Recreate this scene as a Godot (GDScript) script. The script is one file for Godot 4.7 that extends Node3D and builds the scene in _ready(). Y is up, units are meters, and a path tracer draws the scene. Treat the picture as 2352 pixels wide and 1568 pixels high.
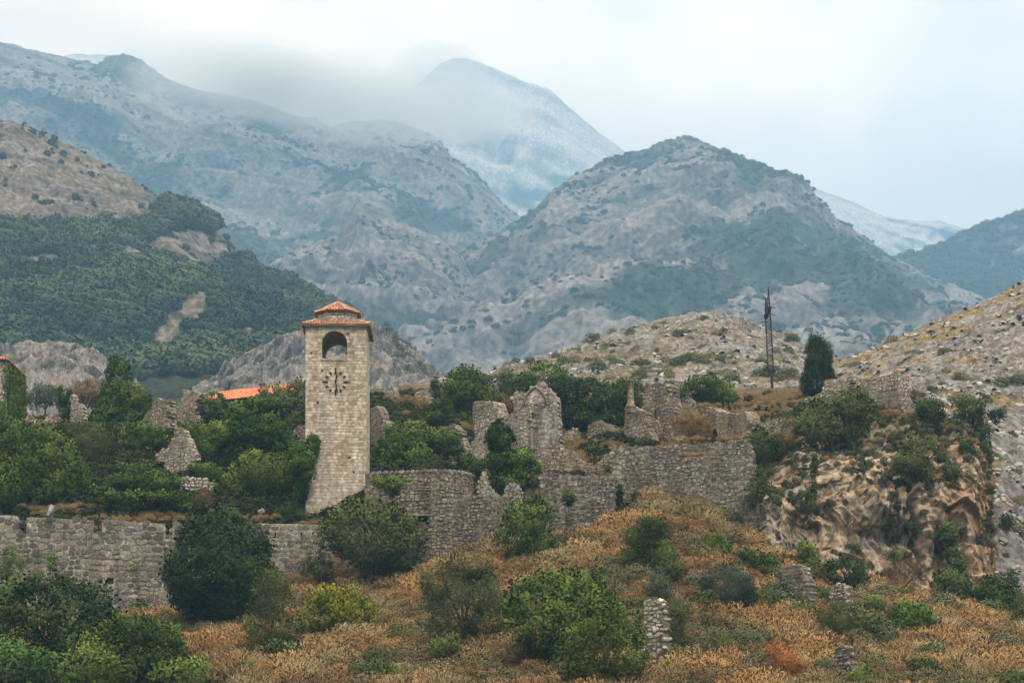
extends Node3D

# Lengths are metres, y is up, the camera stands at the origin and looks along -z.
# U, V: directions as slopes of a 2352 x 1568 drawing of the place; at() turns a direction and a distance into a point.
const F := 4800.0
const CX := 1176.0
const HY := 1900.0

var rng := RandomNumberGenerator.new()
var fbm := FastNoiseLite.new()
var fine := FastNoiseLite.new()
var rid := FastNoiseLite.new()
var cell := FastNoiseLite.new()
var taken := {}
var mats := {}
var ground_rows: Array = []


class MB:
	var v := PackedVector3Array()
	var n := PackedVector3Array()
	var c := PackedColorArray()

	func tri(a: Vector3, b: Vector3, d: Vector3, nn: Vector3, col := Color.WHITE) -> void:
		tri3(a, b, d, nn, nn, nn, col, col, col)

	func tri3(a: Vector3, b: Vector3, d: Vector3, na: Vector3, nb: Vector3, nd: Vector3, ca: Color, cb: Color, cd: Color) -> void:
		if (b - a).cross(d - a).dot(na + nb + nd) > 0.0:
			v.append(a); v.append(d); v.append(b)
			n.append(na); n.append(nd); n.append(nb)
			c.append(ca); c.append(cd); c.append(cb)
		else:
			v.append(a); v.append(b); v.append(d)
			n.append(na); n.append(nb); n.append(nd)
			c.append(ca); c.append(cb); c.append(cd)

	func quad(a: Vector3, b: Vector3, d: Vector3, e: Vector3, nn: Vector3, col := Color.WHITE) -> void:
		tri(a, b, d, nn, col)
		tri(a, d, e, nn, col)

	func face(a: Vector3, b: Vector3, d: Vector3, e: Vector3, away: Vector3, col := Color.WHITE) -> void:
		# a quad with its own flat normal, turned away from the point given
		var m := (b - a).cross(e - a)
		if m.length_squared() < 1e-12:
			m = (d - b).cross(e - b)
		m = m.normalized()
		if m.dot((a + d) * 0.5 - away) < 0.0:
			m = -m
		quad(a, b, d, e, m, col)

	func box(t: Transform3D, s: Vector3, col := Color.WHITE) -> void:
		var h := s * 0.5
		for ax in 3:
			for sg in [-1.0, 1.0]:
				var nn := Vector3.ZERO
				nn[ax] = sg
				var p := Vector3.ZERO
				var q := Vector3.ZERO
				p[(ax + 1) % 3] = 1.0
				q[(ax + 2) % 3] = 1.0
				var o := nn * h
				quad(t * (o + (-p - q) * h), t * (o + (p - q) * h), t * (o + (p + q) * h), t * (o + (-p + q) * h), (t.basis * nn).normalized(), col)

	func tube(a: Vector3, b: Vector3, ra: float, rb: float, sides := 6, col := Color.WHITE, caps := false) -> void:
		var d := (b - a).normalized()
		var s := d.cross(Vector3.UP if absf(d.y) < 0.9 else Vector3.RIGHT).normalized()
		var w := s.cross(d)
		for i in sides:
			var t0 := TAU * i / sides
			var t1 := TAU * (i + 1) / sides
			var n0 := s * cos(t0) + w * sin(t0)
			var n1 := s * cos(t1) + w * sin(t1)
			tri3(a + n0 * ra, a + n1 * ra, b + n1 * rb, n0, n1, n1, col, col, col)
			tri3(a + n0 * ra, b + n1 * rb, b + n0 * rb, n0, n1, n0, col, col, col)
			if caps:
				tri(b, b + n0 * rb, b + n1 * rb, d, col)
				tri(a, a + n0 * ra, a + n1 * ra, -d, col)

	func lathe(o: Vector3, prof: PackedVector2Array, sides := 12, col := Color.WHITE) -> void:
		# profile points are (radius, height)
		for k in prof.size() - 1:
			var p := prof[k]
			var q := prof[k + 1]
			var sl := Vector2(q.y - p.y, p.x - q.x).normalized()
			for i in sides:
				var t0 := TAU * i / sides
				var t1 := TAU * (i + 1) / sides
				var e0 := Vector3(cos(t0), 0, sin(t0))
				var e1 := Vector3(cos(t1), 0, sin(t1))
				var n0 := (e0 * sl.x + Vector3.UP * sl.y).normalized()
				var n1 := (e1 * sl.x + Vector3.UP * sl.y).normalized()
				var up := Vector3.UP
				tri3(o + e0 * p.x + up * p.y, o + e1 * p.x + up * p.y, o + e1 * q.x + up * q.y, n0, n1, n1, col, col, col)
				tri3(o + e0 * p.x + up * p.y, o + e1 * q.x + up * q.y, o + e0 * q.x + up * q.y, n0, n1, n0, col, col, col)

	func add(m: MB, t: Transform3D, tint := Color.WHITE) -> void:
		var nb := t.basis.inverse().transposed()
		for i in m.v.size():
			v.append(t * m.v[i])
			n.append((nb * m.n[i]).normalized())
			c.append(m.c[i] * tint)

	func mesh() -> ArrayMesh:
		var a := []
		a.resize(Mesh.ARRAY_MAX)
		a[Mesh.ARRAY_VERTEX] = v
		a[Mesh.ARRAY_NORMAL] = n
		a[Mesh.ARRAY_COLOR] = c
		var am := ArrayMesh.new()
		am.add_surface_from_arrays(Mesh.PRIMITIVE_TRIANGLES, a)
		return am


# ---------------------------------------------------------------- helpers
func at(u: float, v: float, d: float) -> Vector3:
	return Vector3((u - CX) / F * d, (HY - v) / F * d, -d)


func pts(s: String) -> Array:
	var out := []
	for w in s.split(" ", false):
		var f := w.split_floats(",")
		out.append(f)
	return out


func numbered(called: String) -> String:
	if not taken.has(called):
		taken[called] = 0
		return called
	taken[called] += 1
	return "%s_%03d" % [called, taken[called]]


func tag(o: Node3D, label: String, category := "", group := "", kind := "") -> Node3D:
	if label:
		o.set_meta("label", label)
	if category:
		o.set_meta("category", category)
	if group:
		o.set_meta("group", group)
	if kind:
		o.set_meta("kind", kind)
	return o


func thing(called: String, label: String, category: String, pos := Vector3.ZERO, turn := 0.0, group := "") -> Node3D:
	var o := Node3D.new()
	o.name = numbered(called)
	add_child(o, true)
	o.position = pos
	o.rotation.y = turn
	tag(o, label, category, group)
	return o


func put(parent: Node, called: String, m: Mesh, mat: Material) -> MeshInstance3D:
	var o := MeshInstance3D.new()
	o.name = numbered(called) if parent == self else called
	o.mesh = m
	o.material_override = mat
	parent.add_child(o, true)
	return o


func scatter(parent: Node, called: String, m: Mesh, mat: Material, where: Array, tint: PackedColorArray) -> MultiMeshInstance3D:
	var mm := MultiMesh.new()
	mm.transform_format = MultiMesh.TRANSFORM_3D
	mm.use_colors = true
	mm.mesh = m
	mm.instance_count = where.size()
	for i in where.size():
		mm.set_instance_transform(i, where[i])
		mm.set_instance_color(i, tint[i])
	var o := MultiMeshInstance3D.new()
	o.name = numbered(called) if parent == self else called
	o.multimesh = mm
	o.material_override = mat
	parent.add_child(o, true)
	return o


func rr(a: float, b: float) -> float:
	return rng.randf_range(a, b)


func L(r: float, g: float, b: float) -> Color:
	return Color(r, g, b)


func noise_tex(freq: float, lo: float, hi: float, seed_: int, size := 512, octaves := 5, normal := false, bump := 4.0) -> NoiseTexture2D:
	var n := FastNoiseLite.new()
	n.seed = seed_
	n.frequency = freq
	n.noise_type = FastNoiseLite.TYPE_SIMPLEX_SMOOTH
	n.fractal_type = FastNoiseLite.FRACTAL_FBM
	n.fractal_octaves = octaves
	n.fractal_gain = 0.6
	var t := NoiseTexture2D.new()
	t.width = size
	t.height = size
	t.seamless = true
	t.noise = n
	t.as_normal_map = normal
	t.bump_strength = bump
	if not normal:
		var g := Gradient.new()
		g.set_color(0, Color(lo, lo, lo))
		g.set_color(1, Color(hi, hi, hi))
		g.set_offset(0, 0.3)
		g.set_offset(1, 0.7)
		t.color_ramp = g
	return t


func rock_mat(key: String, scale: float, lo: float, hi: float, ns: float, sd: int, stain := 1.0, stretch := Vector3.ONE) -> StandardMaterial3D:
	var m := StandardMaterial3D.new()
	m.resource_name = key
	m.vertex_color_use_as_albedo = true
	m.albedo_texture = noise_tex(0.012, lo, hi, sd)
	m.uv1_triplanar = true
	m.uv1_world_triplanar = true
	m.uv1_scale = Vector3.ONE * scale
	m.roughness = 1.0
	m.metallic_specular = 0.15
	if ns > 0.0:
		m.normal_enabled = true
		m.normal_scale = ns
		m.normal_texture = noise_tex(0.02, 0, 1, sd + 7, 512, 5, true, 8.0)
	if stain < 1.0:
		m.detail_enabled = true
		m.detail_blend_mode = BaseMaterial3D.BLEND_MODE_MUL
		m.detail_uv_layer = BaseMaterial3D.DETAIL_UV_2
		m.uv2_triplanar = true
		m.uv2_world_triplanar = true
		m.uv2_scale = stretch
		m.detail_albedo = noise_tex(0.012, stain, 1.0, sd + 50)
	mats[key] = m
	return m


func flat_mat(key: String, rough := 0.9, spec := 0.2) -> StandardMaterial3D:
	var m := StandardMaterial3D.new()
	m.resource_name = key
	m.vertex_color_use_as_albedo = true
	m.roughness = rough
	m.metallic_specular = spec
	mats[key] = m
	return m


func leaf_mat(key: String, back: float) -> void:
	var m := flat_mat(key, 0.9, 0.12)
	m.cull_mode = BaseMaterial3D.CULL_DISABLED
	m.backlight_enabled = true
	m.backlight = Color(back, back, back)


# ---------------------------------------------------------------- terrain
func row_v(row: Array, u: float) -> Vector2:
	# (V, distance) of one terrain row at direction u
	var p: Array = row[1]
	var k := 0
	var last := p.size() - 2
	while k < last and u > p[k + 1][0]:
		k += 1
	var a = p[k]
	var b = p[k + 1]
	var t: float = clampf((u - a[0]) / maxf(b[0] - a[0], 1e-3), 0.0, 1.0)
	var da: float = a[2] if a.size() > 2 else row[0]
	var db: float = b[2] if b.size() > 2 else row[0]
	return Vector2(lerpf(a[1], b[1], t), lerpf(da, db, t))


func rows_of(spec: Array) -> Array:
	var out := []
	for r in spec:
		out.append([float(r[0]), pts(r[1])])
	return out


func hermite(a: float, b: float, c: float, d: float, t: float) -> float:
	return 0.5 * (2.0 * b + (c - a) * t + (2.0 * a - 5.0 * b + 4.0 * c - d) * t * t + (3.0 * b - a - 3.0 * c + d) * t * t * t)


func loft(called: String, spec: Array, u0: float, u1: float, nu: int, subs: Array, bend: Callable, paint: Callable, mat: Material, smooth_rows := true) -> MeshInstance3D:
	# rows run from the back (behind the ridge) to the foot
	var rows := rows_of(spec)
	var nr := 1
	for s in subs:
		nr += int(s)
	var P := PackedVector3Array()
	P.resize(nu * nr)
	var UV := PackedVector2Array()
	UV.resize(nu * nr)
	for i in nu:
		var u := lerpf(u0, u1, float(i) / (nu - 1))
		var ys := []
		for r in rows:
			ys.append(row_v(r, u))
		var j := 0
		for k in subs.size():
			var m: int = subs[k]
			for q in m + (1 if k == subs.size() - 1 else 0):
				var t := float(q) / m
				var a: Vector2 = ys[maxi(k - 1, 0)]
				var b: Vector2 = ys[k]
				var c: Vector2 = ys[k + 1]
				var d: Vector2 = ys[mini(k + 2, ys.size() - 1)]
				var dist := lerpf(b.y, c.y, t)
				var v := lerpf(b.x, c.x, t)
				if smooth_rows:
					v = lerpf(v, hermite(a.x, b.x, c.x, d.x, t), 0.7)
				var p := at(u, v, dist)
				P[j * nu + i] = bend.call(p, u, v, float(k) + t)
				UV[j * nu + i] = Vector2(u, v)
				j += 1
	var N := PackedVector3Array()
	N.resize(nu * nr)
	var C := PackedColorArray()
	C.resize(nu * nr)
	for j in nr:
		for i in nu:
			var ix := P[j * nu + mini(i + 1, nu - 1)] - P[j * nu + maxi(i - 1, 0)]
			var iz := P[mini(j + 1, nr - 1) * nu + i] - P[maxi(j - 1, 0) * nu + i]
			var n := iz.cross(ix).normalized()
			N[j * nu + i] = n
			C[j * nu + i] = paint.call(P[j * nu + i], UV[j * nu + i].x, UV[j * nu + i].y, n)
	var I := PackedInt32Array()
	I.resize((nu - 1) * (nr - 1) * 6)
	var w := 0
	for j in nr - 1:
		for i in nu - 1:
			var a := j * nu + i
			var b := a + 1
			var c := a + nu
			var d := c + 1
			I[w] = a; I[w + 1] = b; I[w + 2] = c
			I[w + 3] = b; I[w + 4] = d; I[w + 5] = c
			w += 6
	var arr := []
	arr.resize(Mesh.ARRAY_MAX)
	arr[Mesh.ARRAY_VERTEX] = P
	arr[Mesh.ARRAY_NORMAL] = N
	arr[Mesh.ARRAY_COLOR] = C
	arr[Mesh.ARRAY_INDEX] = I
	var am := ArrayMesh.new()
	am.add_surface_from_arrays(Mesh.PRIMITIVE_TRIANGLES, arr)
	var o := put(self, called, am, mat)
	o.set_meta("kind", "structure")
	return o


func caps(s: String) -> Array:
	# patches of one cover on a slope: u0,v0,u1,v1,width,weight
	return pts(s)


func cover(list: Array, u: float, v: float) -> float:
	var sum := 0.0
	for c in list:
		var dx: float = c[2] - c[0]
		var dy: float = c[3] - c[1]
		var t: float = clampf(((u - c[0]) * dx + (v - c[1]) * dy) / maxf(dx * dx + dy * dy, 1.0), 0.0, 1.0)
		var ex: float = u - c[0] - dx * t
		var ey: float = v - c[1] - dy * t
		var q: float = (ex * ex + ey * ey) / (c[4] * c[4])
		if q < 4.0:
			sum += c[5] * exp(-q)
	return sum


func ground_h(x: float, z: float) -> float:
	var d := -z
	var u := CX + x / d * F
	var k := 0
	var a := row_v(ground_rows[0], u)
	var b := row_v(ground_rows[1], u)
	for i in range(1, ground_rows.size()):
		b = row_v(ground_rows[i], u)
		a = row_v(ground_rows[i - 1], u)
		if d >= b.y:
			break
	var t := clampf((a.y - d) / maxf(a.y - b.y, 1e-3), 0.0, 1.0)
	return lerpf((HY - a.x) / F * a.y, (HY - b.x) / F * b.y, t)


func ground_d(u: float, v: float, near := 100.0, far := 156.0) -> float:
	# how far off the ground lies in the direction (u, v)
	var d := near
	while d < far:
		var x := (u - CX) / F * d
		if HY - ground_h(x, -d) / d * F <= v:
			return d
		d += 0.5
	return far


# ---------------------------------------------------------------- stones
var stone_sets := {}


func stone_shape(tone: Color, rough: float) -> MB:
	var m := MB.new()
	var ring := []
	var k := 8
	for i in k:
		var t := TAU * (i + 0.5 + rr(-0.18, 0.18)) / k
		var e := 5.0 if rough < 0.5 else 3.2
		var r := pow(pow(absf(cos(t)), e) + pow(absf(sin(t)), e), -1.0 / e) * 0.5
		r *= rr(1.0 - 0.13 * rough, 1.0)
		ring.append(Vector2(cos(t), sin(t)) * r)
	var tilt := Vector2(rr(-0.13, 0.13), rr(-0.13, 0.13)) * rough
	for i in k:
		var a: Vector2 = ring[i]
		var b: Vector2 = ring[(i + 1) % k]
		var s := lerpf(0.955, 0.84, minf(rough, 1.0))
		var z0 := lerpf(0.45, 0.3, minf(rough, 1.0))
		var a0 := Vector3(a.x, a.y, -0.5)
		var b0 := Vector3(b.x, b.y, -0.5)
		var a1 := Vector3(a.x, a.y, z0)
		var b1 := Vector3(b.x, b.y, z0)
		var a2 := Vector3(a.x * s, a.y * s, 0.5 + a.dot(tilt))
		var b2 := Vector3(b.x * s, b.y * s, 0.5 + b.dot(tilt))
		m.face(a0, b0, b1, a1, Vector3(0, 0, -0.2), tone)
		m.face(a1, b1, b2, a2, Vector3(0, 0, -0.2), tone)
		m.tri(Vector3(0, 0, 0.52), a2, b2, Vector3(0, 0, 1), tone)
	return m


func stone_set(key: String, tones: Array, rough: float, count := 20) -> void:
	var list := []
	for i in count:
		var a: Color = tones[rng.randi() % tones.size()]
		var b: Color = tones[rng.randi() % tones.size()]
		var c := a.lerp(b, rng.randf()) * rr(0.88, 1.1)
		var mb := stone_shape(c, rough)
		list.append([mb, mb.mesh()])
	stone_sets[key] = list


func lay(list: Array, poly: PackedVector2Array, skip: Array, sw: float, sh: float, proud: float, gap: float, where: Callable, keep := 1.0, trim := false) -> void:
	# courses of stones over a polygon of the wall's face; where(s, y) is the frame there, z outwards
	var lo := poly[0]
	var hi := poly[0]
	for p in poly:
		lo = lo.min(p)
		hi = hi.max(p)
	var y := lo.y - sh * 0.3
	while y < hi.y:
		var h := sh * rr(0.72, 1.3)
		var x := lo.x - sw * rng.randf()
		while x < hi.x:
			var w := sw * rr(0.55, 1.5)
			var hh := h * (rr(0.62, 1.22) if gap > 0.03 and sw < 0.4 else rr(0.85, 1.05) if gap > 0.03 else 1.0)
			var c := Vector2(x + w * 0.5, y + h * 0.5 + fbm.get_noise_2d(x * 30.0, y * 30.0) * sh * (0.8 if gap > 0.03 else 0.2))
			if gap > 0.03 and sw < 0.4:
				c.y += rr(-0.3, 0.3) * h
			x += w
			if trim:
				var x0 := maxf(c.x - w * 0.5, lo.x)
				var x1 := minf(c.x + w * 0.5, hi.x)
				if x1 - x0 < 0.06:
					continue
				c.x = (x0 + x1) * 0.5
				w = x1 - x0
			if rng.randf() > keep or not Geometry2D.is_point_in_polygon(c, poly):
				continue
			var bad := false
			for s in skip:
				if Geometry2D.is_point_in_polygon(c, s) or Geometry2D.is_point_in_polygon(c + Vector2(w * 0.38, 0), s) or Geometry2D.is_point_in_polygon(c - Vector2(w * 0.38, 0), s) or Geometry2D.is_point_in_polygon(c + Vector2(0, h * 0.4), s):
					bad = true
			if bad:
				continue
			var t: Transform3D = where.call(c.x, c.y)
			var d := rr(0.16, 0.26)
			var pr := proud * rr(0.3, 1.4)
			t = t * Transform3D(Basis(Vector3(0, 0, 1), rr(-0.1, 0.1) if gap > 0.03 else 0.0).scaled_local(Vector3(maxf(w - gap, 0.04), maxf(hh - gap, 0.04), d)), Vector3(0, 0, pr - d * 0.5))
			list.append([w * h, t])
		y += h


func commit_stones(root: Node3D, list: Array, key: String, mat: Material, cap := 300) -> void:
	var kinds: Array = stone_sets[key]
	list.sort_custom(func(a, b): return a[0] > b[0])
	var rest := MB.new()
	for i in list.size():
		var k: Array = kinds[rng.randi() % kinds.size()]
		if i < cap:
			var o := put(root, "stone", k[1], mat)
			o.transform = list[i][1]
		else:
			rest.add(k[0], list[i][1])
	if rest.v.size():
		put(root, "small_stones", rest.mesh(), mat).set_meta("kind", "stuff")


func cut_holes(poly: PackedVector2Array, holes: Array) -> Array:
	var pieces := [poly]
	for h in holes:
		var mid := Vector2.ZERO
		for p in h:
			mid += p
		mid /= h.size()
		var next := []
		for pc in pieces:
			for side in 2:
				var x0 := mid.x - 500.0 if side == 0 else mid.x
				var half := PackedVector2Array([Vector2(x0, -500), Vector2(x0 + 500, -500), Vector2(x0 + 500, 900), Vector2(x0, 900)])
				for part in Geometry2D.intersect_polygons(pc, half):
					for q in Geometry2D.clip_polygons(part, h):
						next.append(q)
		pieces = next
	return pieces


func slab(m: MB, poly: PackedVector2Array, z0: float, z1: float, col: Color) -> void:
	# a polygon with thickness, between z1 (back) and z0 (front)
	var ids := Geometry2D.triangulate_polygon(poly)
	for k in range(0, ids.size(), 3):
		var a := poly[ids[k]]
		var b := poly[ids[k + 1]]
		var c := poly[ids[k + 2]]
		m.tri(Vector3(a.x, a.y, z0), Vector3(b.x, b.y, z0), Vector3(c.x, c.y, z0), Vector3(0, 0, 1), col)
		m.tri(Vector3(a.x, a.y, z1), Vector3(b.x, b.y, z1), Vector3(c.x, c.y, z1), Vector3(0, 0, -1), col)
	var cw := Geometry2D.is_polygon_clockwise(poly)
	for k in poly.size():
		var a := poly[k]
		var b := poly[(k + 1) % poly.size()]
		var e := b - a
		var nn := Vector3(e.y, -e.x, 0).normalized()
		if not cw:
			pass
		if cw:
			nn = -nn
		m.quad(Vector3(a.x, a.y, z0), Vector3(b.x, b.y, z0), Vector3(b.x, b.y, z1), Vector3(a.x, a.y, z1), nn, col)


class Plane2:
	var o: Vector3
	var dir: Vector3
	var turn: float
	var base: Vector2

	func local(u: float, v: float) -> Vector2:
		# where the sight line through (u, v) meets the wall's face, in metres along and up the wall
		var k := (u - 1176.0) / 4800.0
		var den := dir.z + dir.x * 0.0
		# o + s*dir = (k*d, y, -d)
		var s := (k * -o.z - o.x) / (dir.x + k * dir.z)
		var d := -(o.z + s * dir.z)
		return Vector2(s, (1900.0 - v) / 4800.0 * d) - base


func plane(u0: float, d0: float, u1: float, d1: float) -> Plane2:
	var p := Plane2.new()
	var a := at(u0, HY, d0)
	var b := at(u1, HY, d1)
	p.o = a
	p.dir = (b - a).normalized()
	p.turn = atan2(-p.dir.z, p.dir.x)
	return p


func poly_on(pl: Plane2, s: String) -> PackedVector2Array:
	var out := PackedVector2Array()
	for f in pts(s):
		out.append(pl.local(f[0], f[1]))
	return out


func wall(called: String, label: String, category: String, group: String, u0: float, d0: float, u1: float, d1: float, outline: String, thick: float, sw: float, sh: float, key: String, opts := {}) -> Node3D:
	var pl := plane(u0, d0, u1, d1)
	var poly := poly_on(pl, outline)
	var lo := poly[0]
	var hi := poly[0]
	for p in poly:
		lo = lo.min(p)
		hi = hi.max(p)
	pl.base = Vector2((lo.x + hi.x) * 0.5, lo.y)
	poly = poly_on(pl, outline)
	var pos := pl.o + pl.dir * pl.base.x
	var root := thing(called, label, category, Vector3(pos.x, lo.y, pos.z), pl.turn, group)
	var holes := []
	for h in opts.get("holes", []):
		holes.append(poly_on(pl, h))
	# rough up the outline so that no edge runs straight
	var rough := PackedVector2Array()
	var jag: float = opts.get("jag", 0.16)
	for k in poly.size():
		var a := poly[k]
		var b := poly[(k + 1) % poly.size()]
		var n := int(maxf(1.0, a.distance_to(b) / maxf(sw * 1.3, 0.3)))
		for q in n:
			var p := a.lerp(b, float(q) / n)
			if p.y > 0.1:
				p += Vector2(rr(-1, 1), rr(-1, 1)) * jag * (1.0 if q else 0.3)
			rough.append(p)
	if Geometry2D.triangulate_polygon(rough).is_empty():
		rough = poly
	var mortar: Color = opts.get("mortar", L(0.3, 0.27, 0.22))
	var core := MB.new()
	for pc in cut_holes(rough, holes):
		slab(core, pc, 0.0, -thick, mortar)
	put(root, "mortar_core", core.mesh(), mats.mortar)
	var skip := holes.duplicate()
	for s in opts.get("plaster", []):
		skip.append(poly_on(pl, s))
	var list := []
	lay(list, rough, skip, sw, sh, opts.get("proud", 0.035), opts.get("gap", 0.05), func(x, y): return Transform3D(Basis(), Vector3(x, y, 0)), opts.get("keep", 0.97))
	# broken stones along the top and the ends, through the thickness
	for k in rough.size():
		var a := rough[k]
		var b := rough[(k + 1) % rough.size()]
		if maxf(a.y, b.y) < 0.3:
			continue
		var n := maxi(1, int(a.distance_to(b) / (sw * 0.9)))
		for q in n:
			for layer in (2 if thick > 0.5 else 1):
				var c := a.lerp(b, (q + 0.5) / n)
				var w := sw * rr(0.6, 1.15)
				var h := sh * rr(0.6, 1.15)
				var z := -thick * (0.15 + 0.7 * rng.randf())
				w *= 0.8
				list.append([w * h * 0.3, Transform3D(Basis.from_euler(Vector3(rr(-0.3, 0.3), rr(-0.4, 0.4), rr(-0.3, 0.3))).scaled_local(Vector3(w, h, minf(thick * 0.7, sw * rr(0.8, 1.3)))), Vector3(c.x, c.y - h * opts.get("sink", 0.25), z))])
	commit_stones(root, list, key, mats.stone, opts.get("cap", 300))
	if u0 > 1300.0 and d0 < 148.0 and thick < 1.0:
		var heap := MB.new()
		var back := root.transform.affine_inverse()
		for i in 34:
			var p := root.transform * Vector3(rr(lo.x - hi.x, hi.x - lo.x) * 0.9, 0, rr(-1.6, 2.2))
			p.y = ground_h(p.x, p.z) + rr(0.05, 0.3)
			var q := sw * rr(0.5, 1.5)
			heap.add(stone_sets[key][i % 20][0], Transform3D(back.basis, back * p) * Transform3D(Basis.from_euler(Vector3(rr(-1, 1), rr(-3, 3), rr(-1, 1))).scaled_local(Vector3(q, q * 0.7, q * 0.8)), Vector3.ZERO))
		put(root, "fallen_rubble", heap.mesh(), mats.stone).set_meta("kind", "stuff")
	var pk := 0
	for s in opts.get("plaster", []):
		var pm := MB.new()
		slab(pm, poly_on(pl, s), 0.045, -0.1, opts.get("plaster_color", L(0.36, 0.34, 0.3)) * (opts.get("first_plaster", 1.0) if pk == 0 else 1.0))
		pk += 1
		put(root, "plaster", pm.mesh(), mats.mortar)
	return root


# ---------------------------------------------------------------- plants
var clumps := {}
var pal := {}


func leaf(m: MB, p: Vector3, dir: Vector3, side: Vector3, ln: float, wd: float, out: Vector3, col: Color) -> void:
	var n := dir.cross(side).normalized()
	if n.dot(out) < 0.0:
		n = -n
	var bent := (n * 0.22 + out.normalized() * 0.9).normalized()
	var mid := p + dir * ln * 0.5
	var tip := p + dir * ln - n * ln * 0.12
	var l := mid + side * wd * 0.5
	var r := mid - side * wd * 0.5
	m.tri(p, l, tip, bent, col)
	m.tri(p, tip, r, bent, col)


func make_clump(style: String, count: int, ln: float, wd: float, flat: float, rise: float) -> MB:
	var m := MB.new()
	for i in count:
		var d := Vector3(rr(-1, 1), rr(-1, 1), rr(-1, 1)).normalized()
		d.y *= flat
		var p := d * pow(rng.randf(), 0.45) * 0.85
		var out := (p * 0.9 + Vector3(0, 0.55, 0)).normalized()
		var go := (Vector3(rr(-1, 1), rr(-0.6, 0.6) + rise, rr(-1, 1)) + d * 0.6).normalized()
		var side := go.cross(out + Vector3(rr(-0.5, 0.5), rr(-0.5, 0.5), rr(-0.5, 0.5))).normalized()
		var k := rr(0.86, 1.14)
		leaf(m, p, go, side, ln * rr(0.7, 1.25), wd * rr(0.7, 1.25), out, Color(k, k * rr(0.96, 1.04), k * rr(0.9, 1.1)))
	return m


func joined(style: String, where: Array, tint: PackedColorArray) -> ArrayMesh:
	# many leaf clumps as one mesh
	var src: MB = clumps[style]
	var v := PackedVector3Array()
	var n := PackedVector3Array()
	var c := PackedColorArray()
	var one := PackedColorArray()
	one.resize(src.v.size())
	for i in where.size():
		var t: Transform3D = where[i]
		v.append_array(t * src.v)
		var nb := Transform3D(t.basis.orthonormalized(), Vector3.ZERO)
		n.append_array(nb * src.n)
		var q: Color = tint[i]
		for k in range(0, one.size(), 6):
			var e := q * src.c[k]
			one[k] = e; one[k + 1] = e; one[k + 2] = e; one[k + 3] = e; one[k + 4] = e; one[k + 5] = e
		c.append_array(one)
	var a := []
	a.resize(Mesh.ARRAY_MAX)
	a[Mesh.ARRAY_VERTEX] = v
	a[Mesh.ARRAY_NORMAL] = n
	a[Mesh.ARRAY_COLOR] = c
	var am := ArrayMesh.new()
	am.add_surface_from_arrays(Mesh.PRIMITIVE_TRIANGLES, a)
	return am


func lobe_list(s: String) -> Array:
	return pts(s)


func crown(root: Node3D, d: float, lobes: String, style: String, colors: Array, size: float, dens: float, called := "crown", depth := 0.85) -> MeshInstance3D:
	var ls := []
	var grow := 1.12 if d > 156.0 and d < 200.0 and style != "needle" and depth > 0.8 else 1.0
	for f in pts(lobes):
		f[2] *= grow
		f[3] *= grow
		var dd: float = d + (f[4] if f.size() > 4 else rr(-0.6, 0.6))
		var c := at(f[0], f[1], dd)
		var rx: float = f[2] / F * dd
		var ry: float = f[3] / F * dd
		ls.append([c, Vector3(rx, ry, (rx + ry) * 0.5 * depth)])
	var where := []
	var tint := PackedColorArray()
	for i in ls.size():
		var c: Vector3 = ls[i][0]
		var r: Vector3 = ls[i][1]
		var area := 4.0 * PI * pow((pow(r.x * r.y, 1.6) + pow(r.x * r.z, 1.6) + pow(r.y * r.z, 1.6)) / 3.0, 1.0 / 1.6)
		var n := int(area / (PI * size * size) * 2.1 * dens) + 4
		var shift := rr(-0.32, 0.32)
		for k in n:
			var e := Vector3(rng.randfn(), rng.randfn(), rng.randfn()).normalized()
			if e.z < -0.3 and rng.randf() < 0.5:
				e.z = -e.z
			var lump := 1.0 + 0.3 * fbm.get_noise_3dv((c + e * r) * 30.0) + 0.22 * fbm.get_noise_3dv((c + e * r) * 85.0)
			var q := rr(0.78, 1.0) * lump
			if rng.randf() < 0.22:
				q *= rr(0.5, 0.85)
			if rng.randf() < 0.07:
				q *= rr(1.0, 1.2)
			var p := c + e * r * q
			var hidden := false
			for j in ls.size():
				if j != i:
					var o: Vector3 = (p - ls[j][0]) / ls[j][1]
					if o.length_squared() < 0.5:
						hidden = true
						break
			if hidden:
				continue
			var up := (e / r).normalized()
			up = (up + Vector3(0, 0.35, 0)).normalized() if style != "ivy" else (up + Vector3(0, 0.15, 0)).normalized()
			var sx := up.cross(Vector3(rr(-1, 1), rr(-1, 1), rr(-1, 1))).normalized()
			var sz := sx.cross(up)
			var s := size * (0.6 + 0.95 * pow(rng.randf(), 1.4))
			where.append(Transform3D(Basis(sx * s, up * s, sz * s), p - root.position))
			var g := clampf(0.5 + shift + 0.9 * fbm.get_noise_3dv(p * 24.0 + Vector3(7, 0, 3)) + rr(-0.3, 0.3), 0.0, 0.999) * (colors.size() - 1)
			var a: Color = colors[int(g)]
			var b: Color = colors[mini(int(g) + 1, colors.size() - 1)]
			tint.append(a.lerp(b, g - int(g)) * rr(0.9, 1.1))
	return put(root, called, joined(style, where, tint), mats.leaf)


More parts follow.
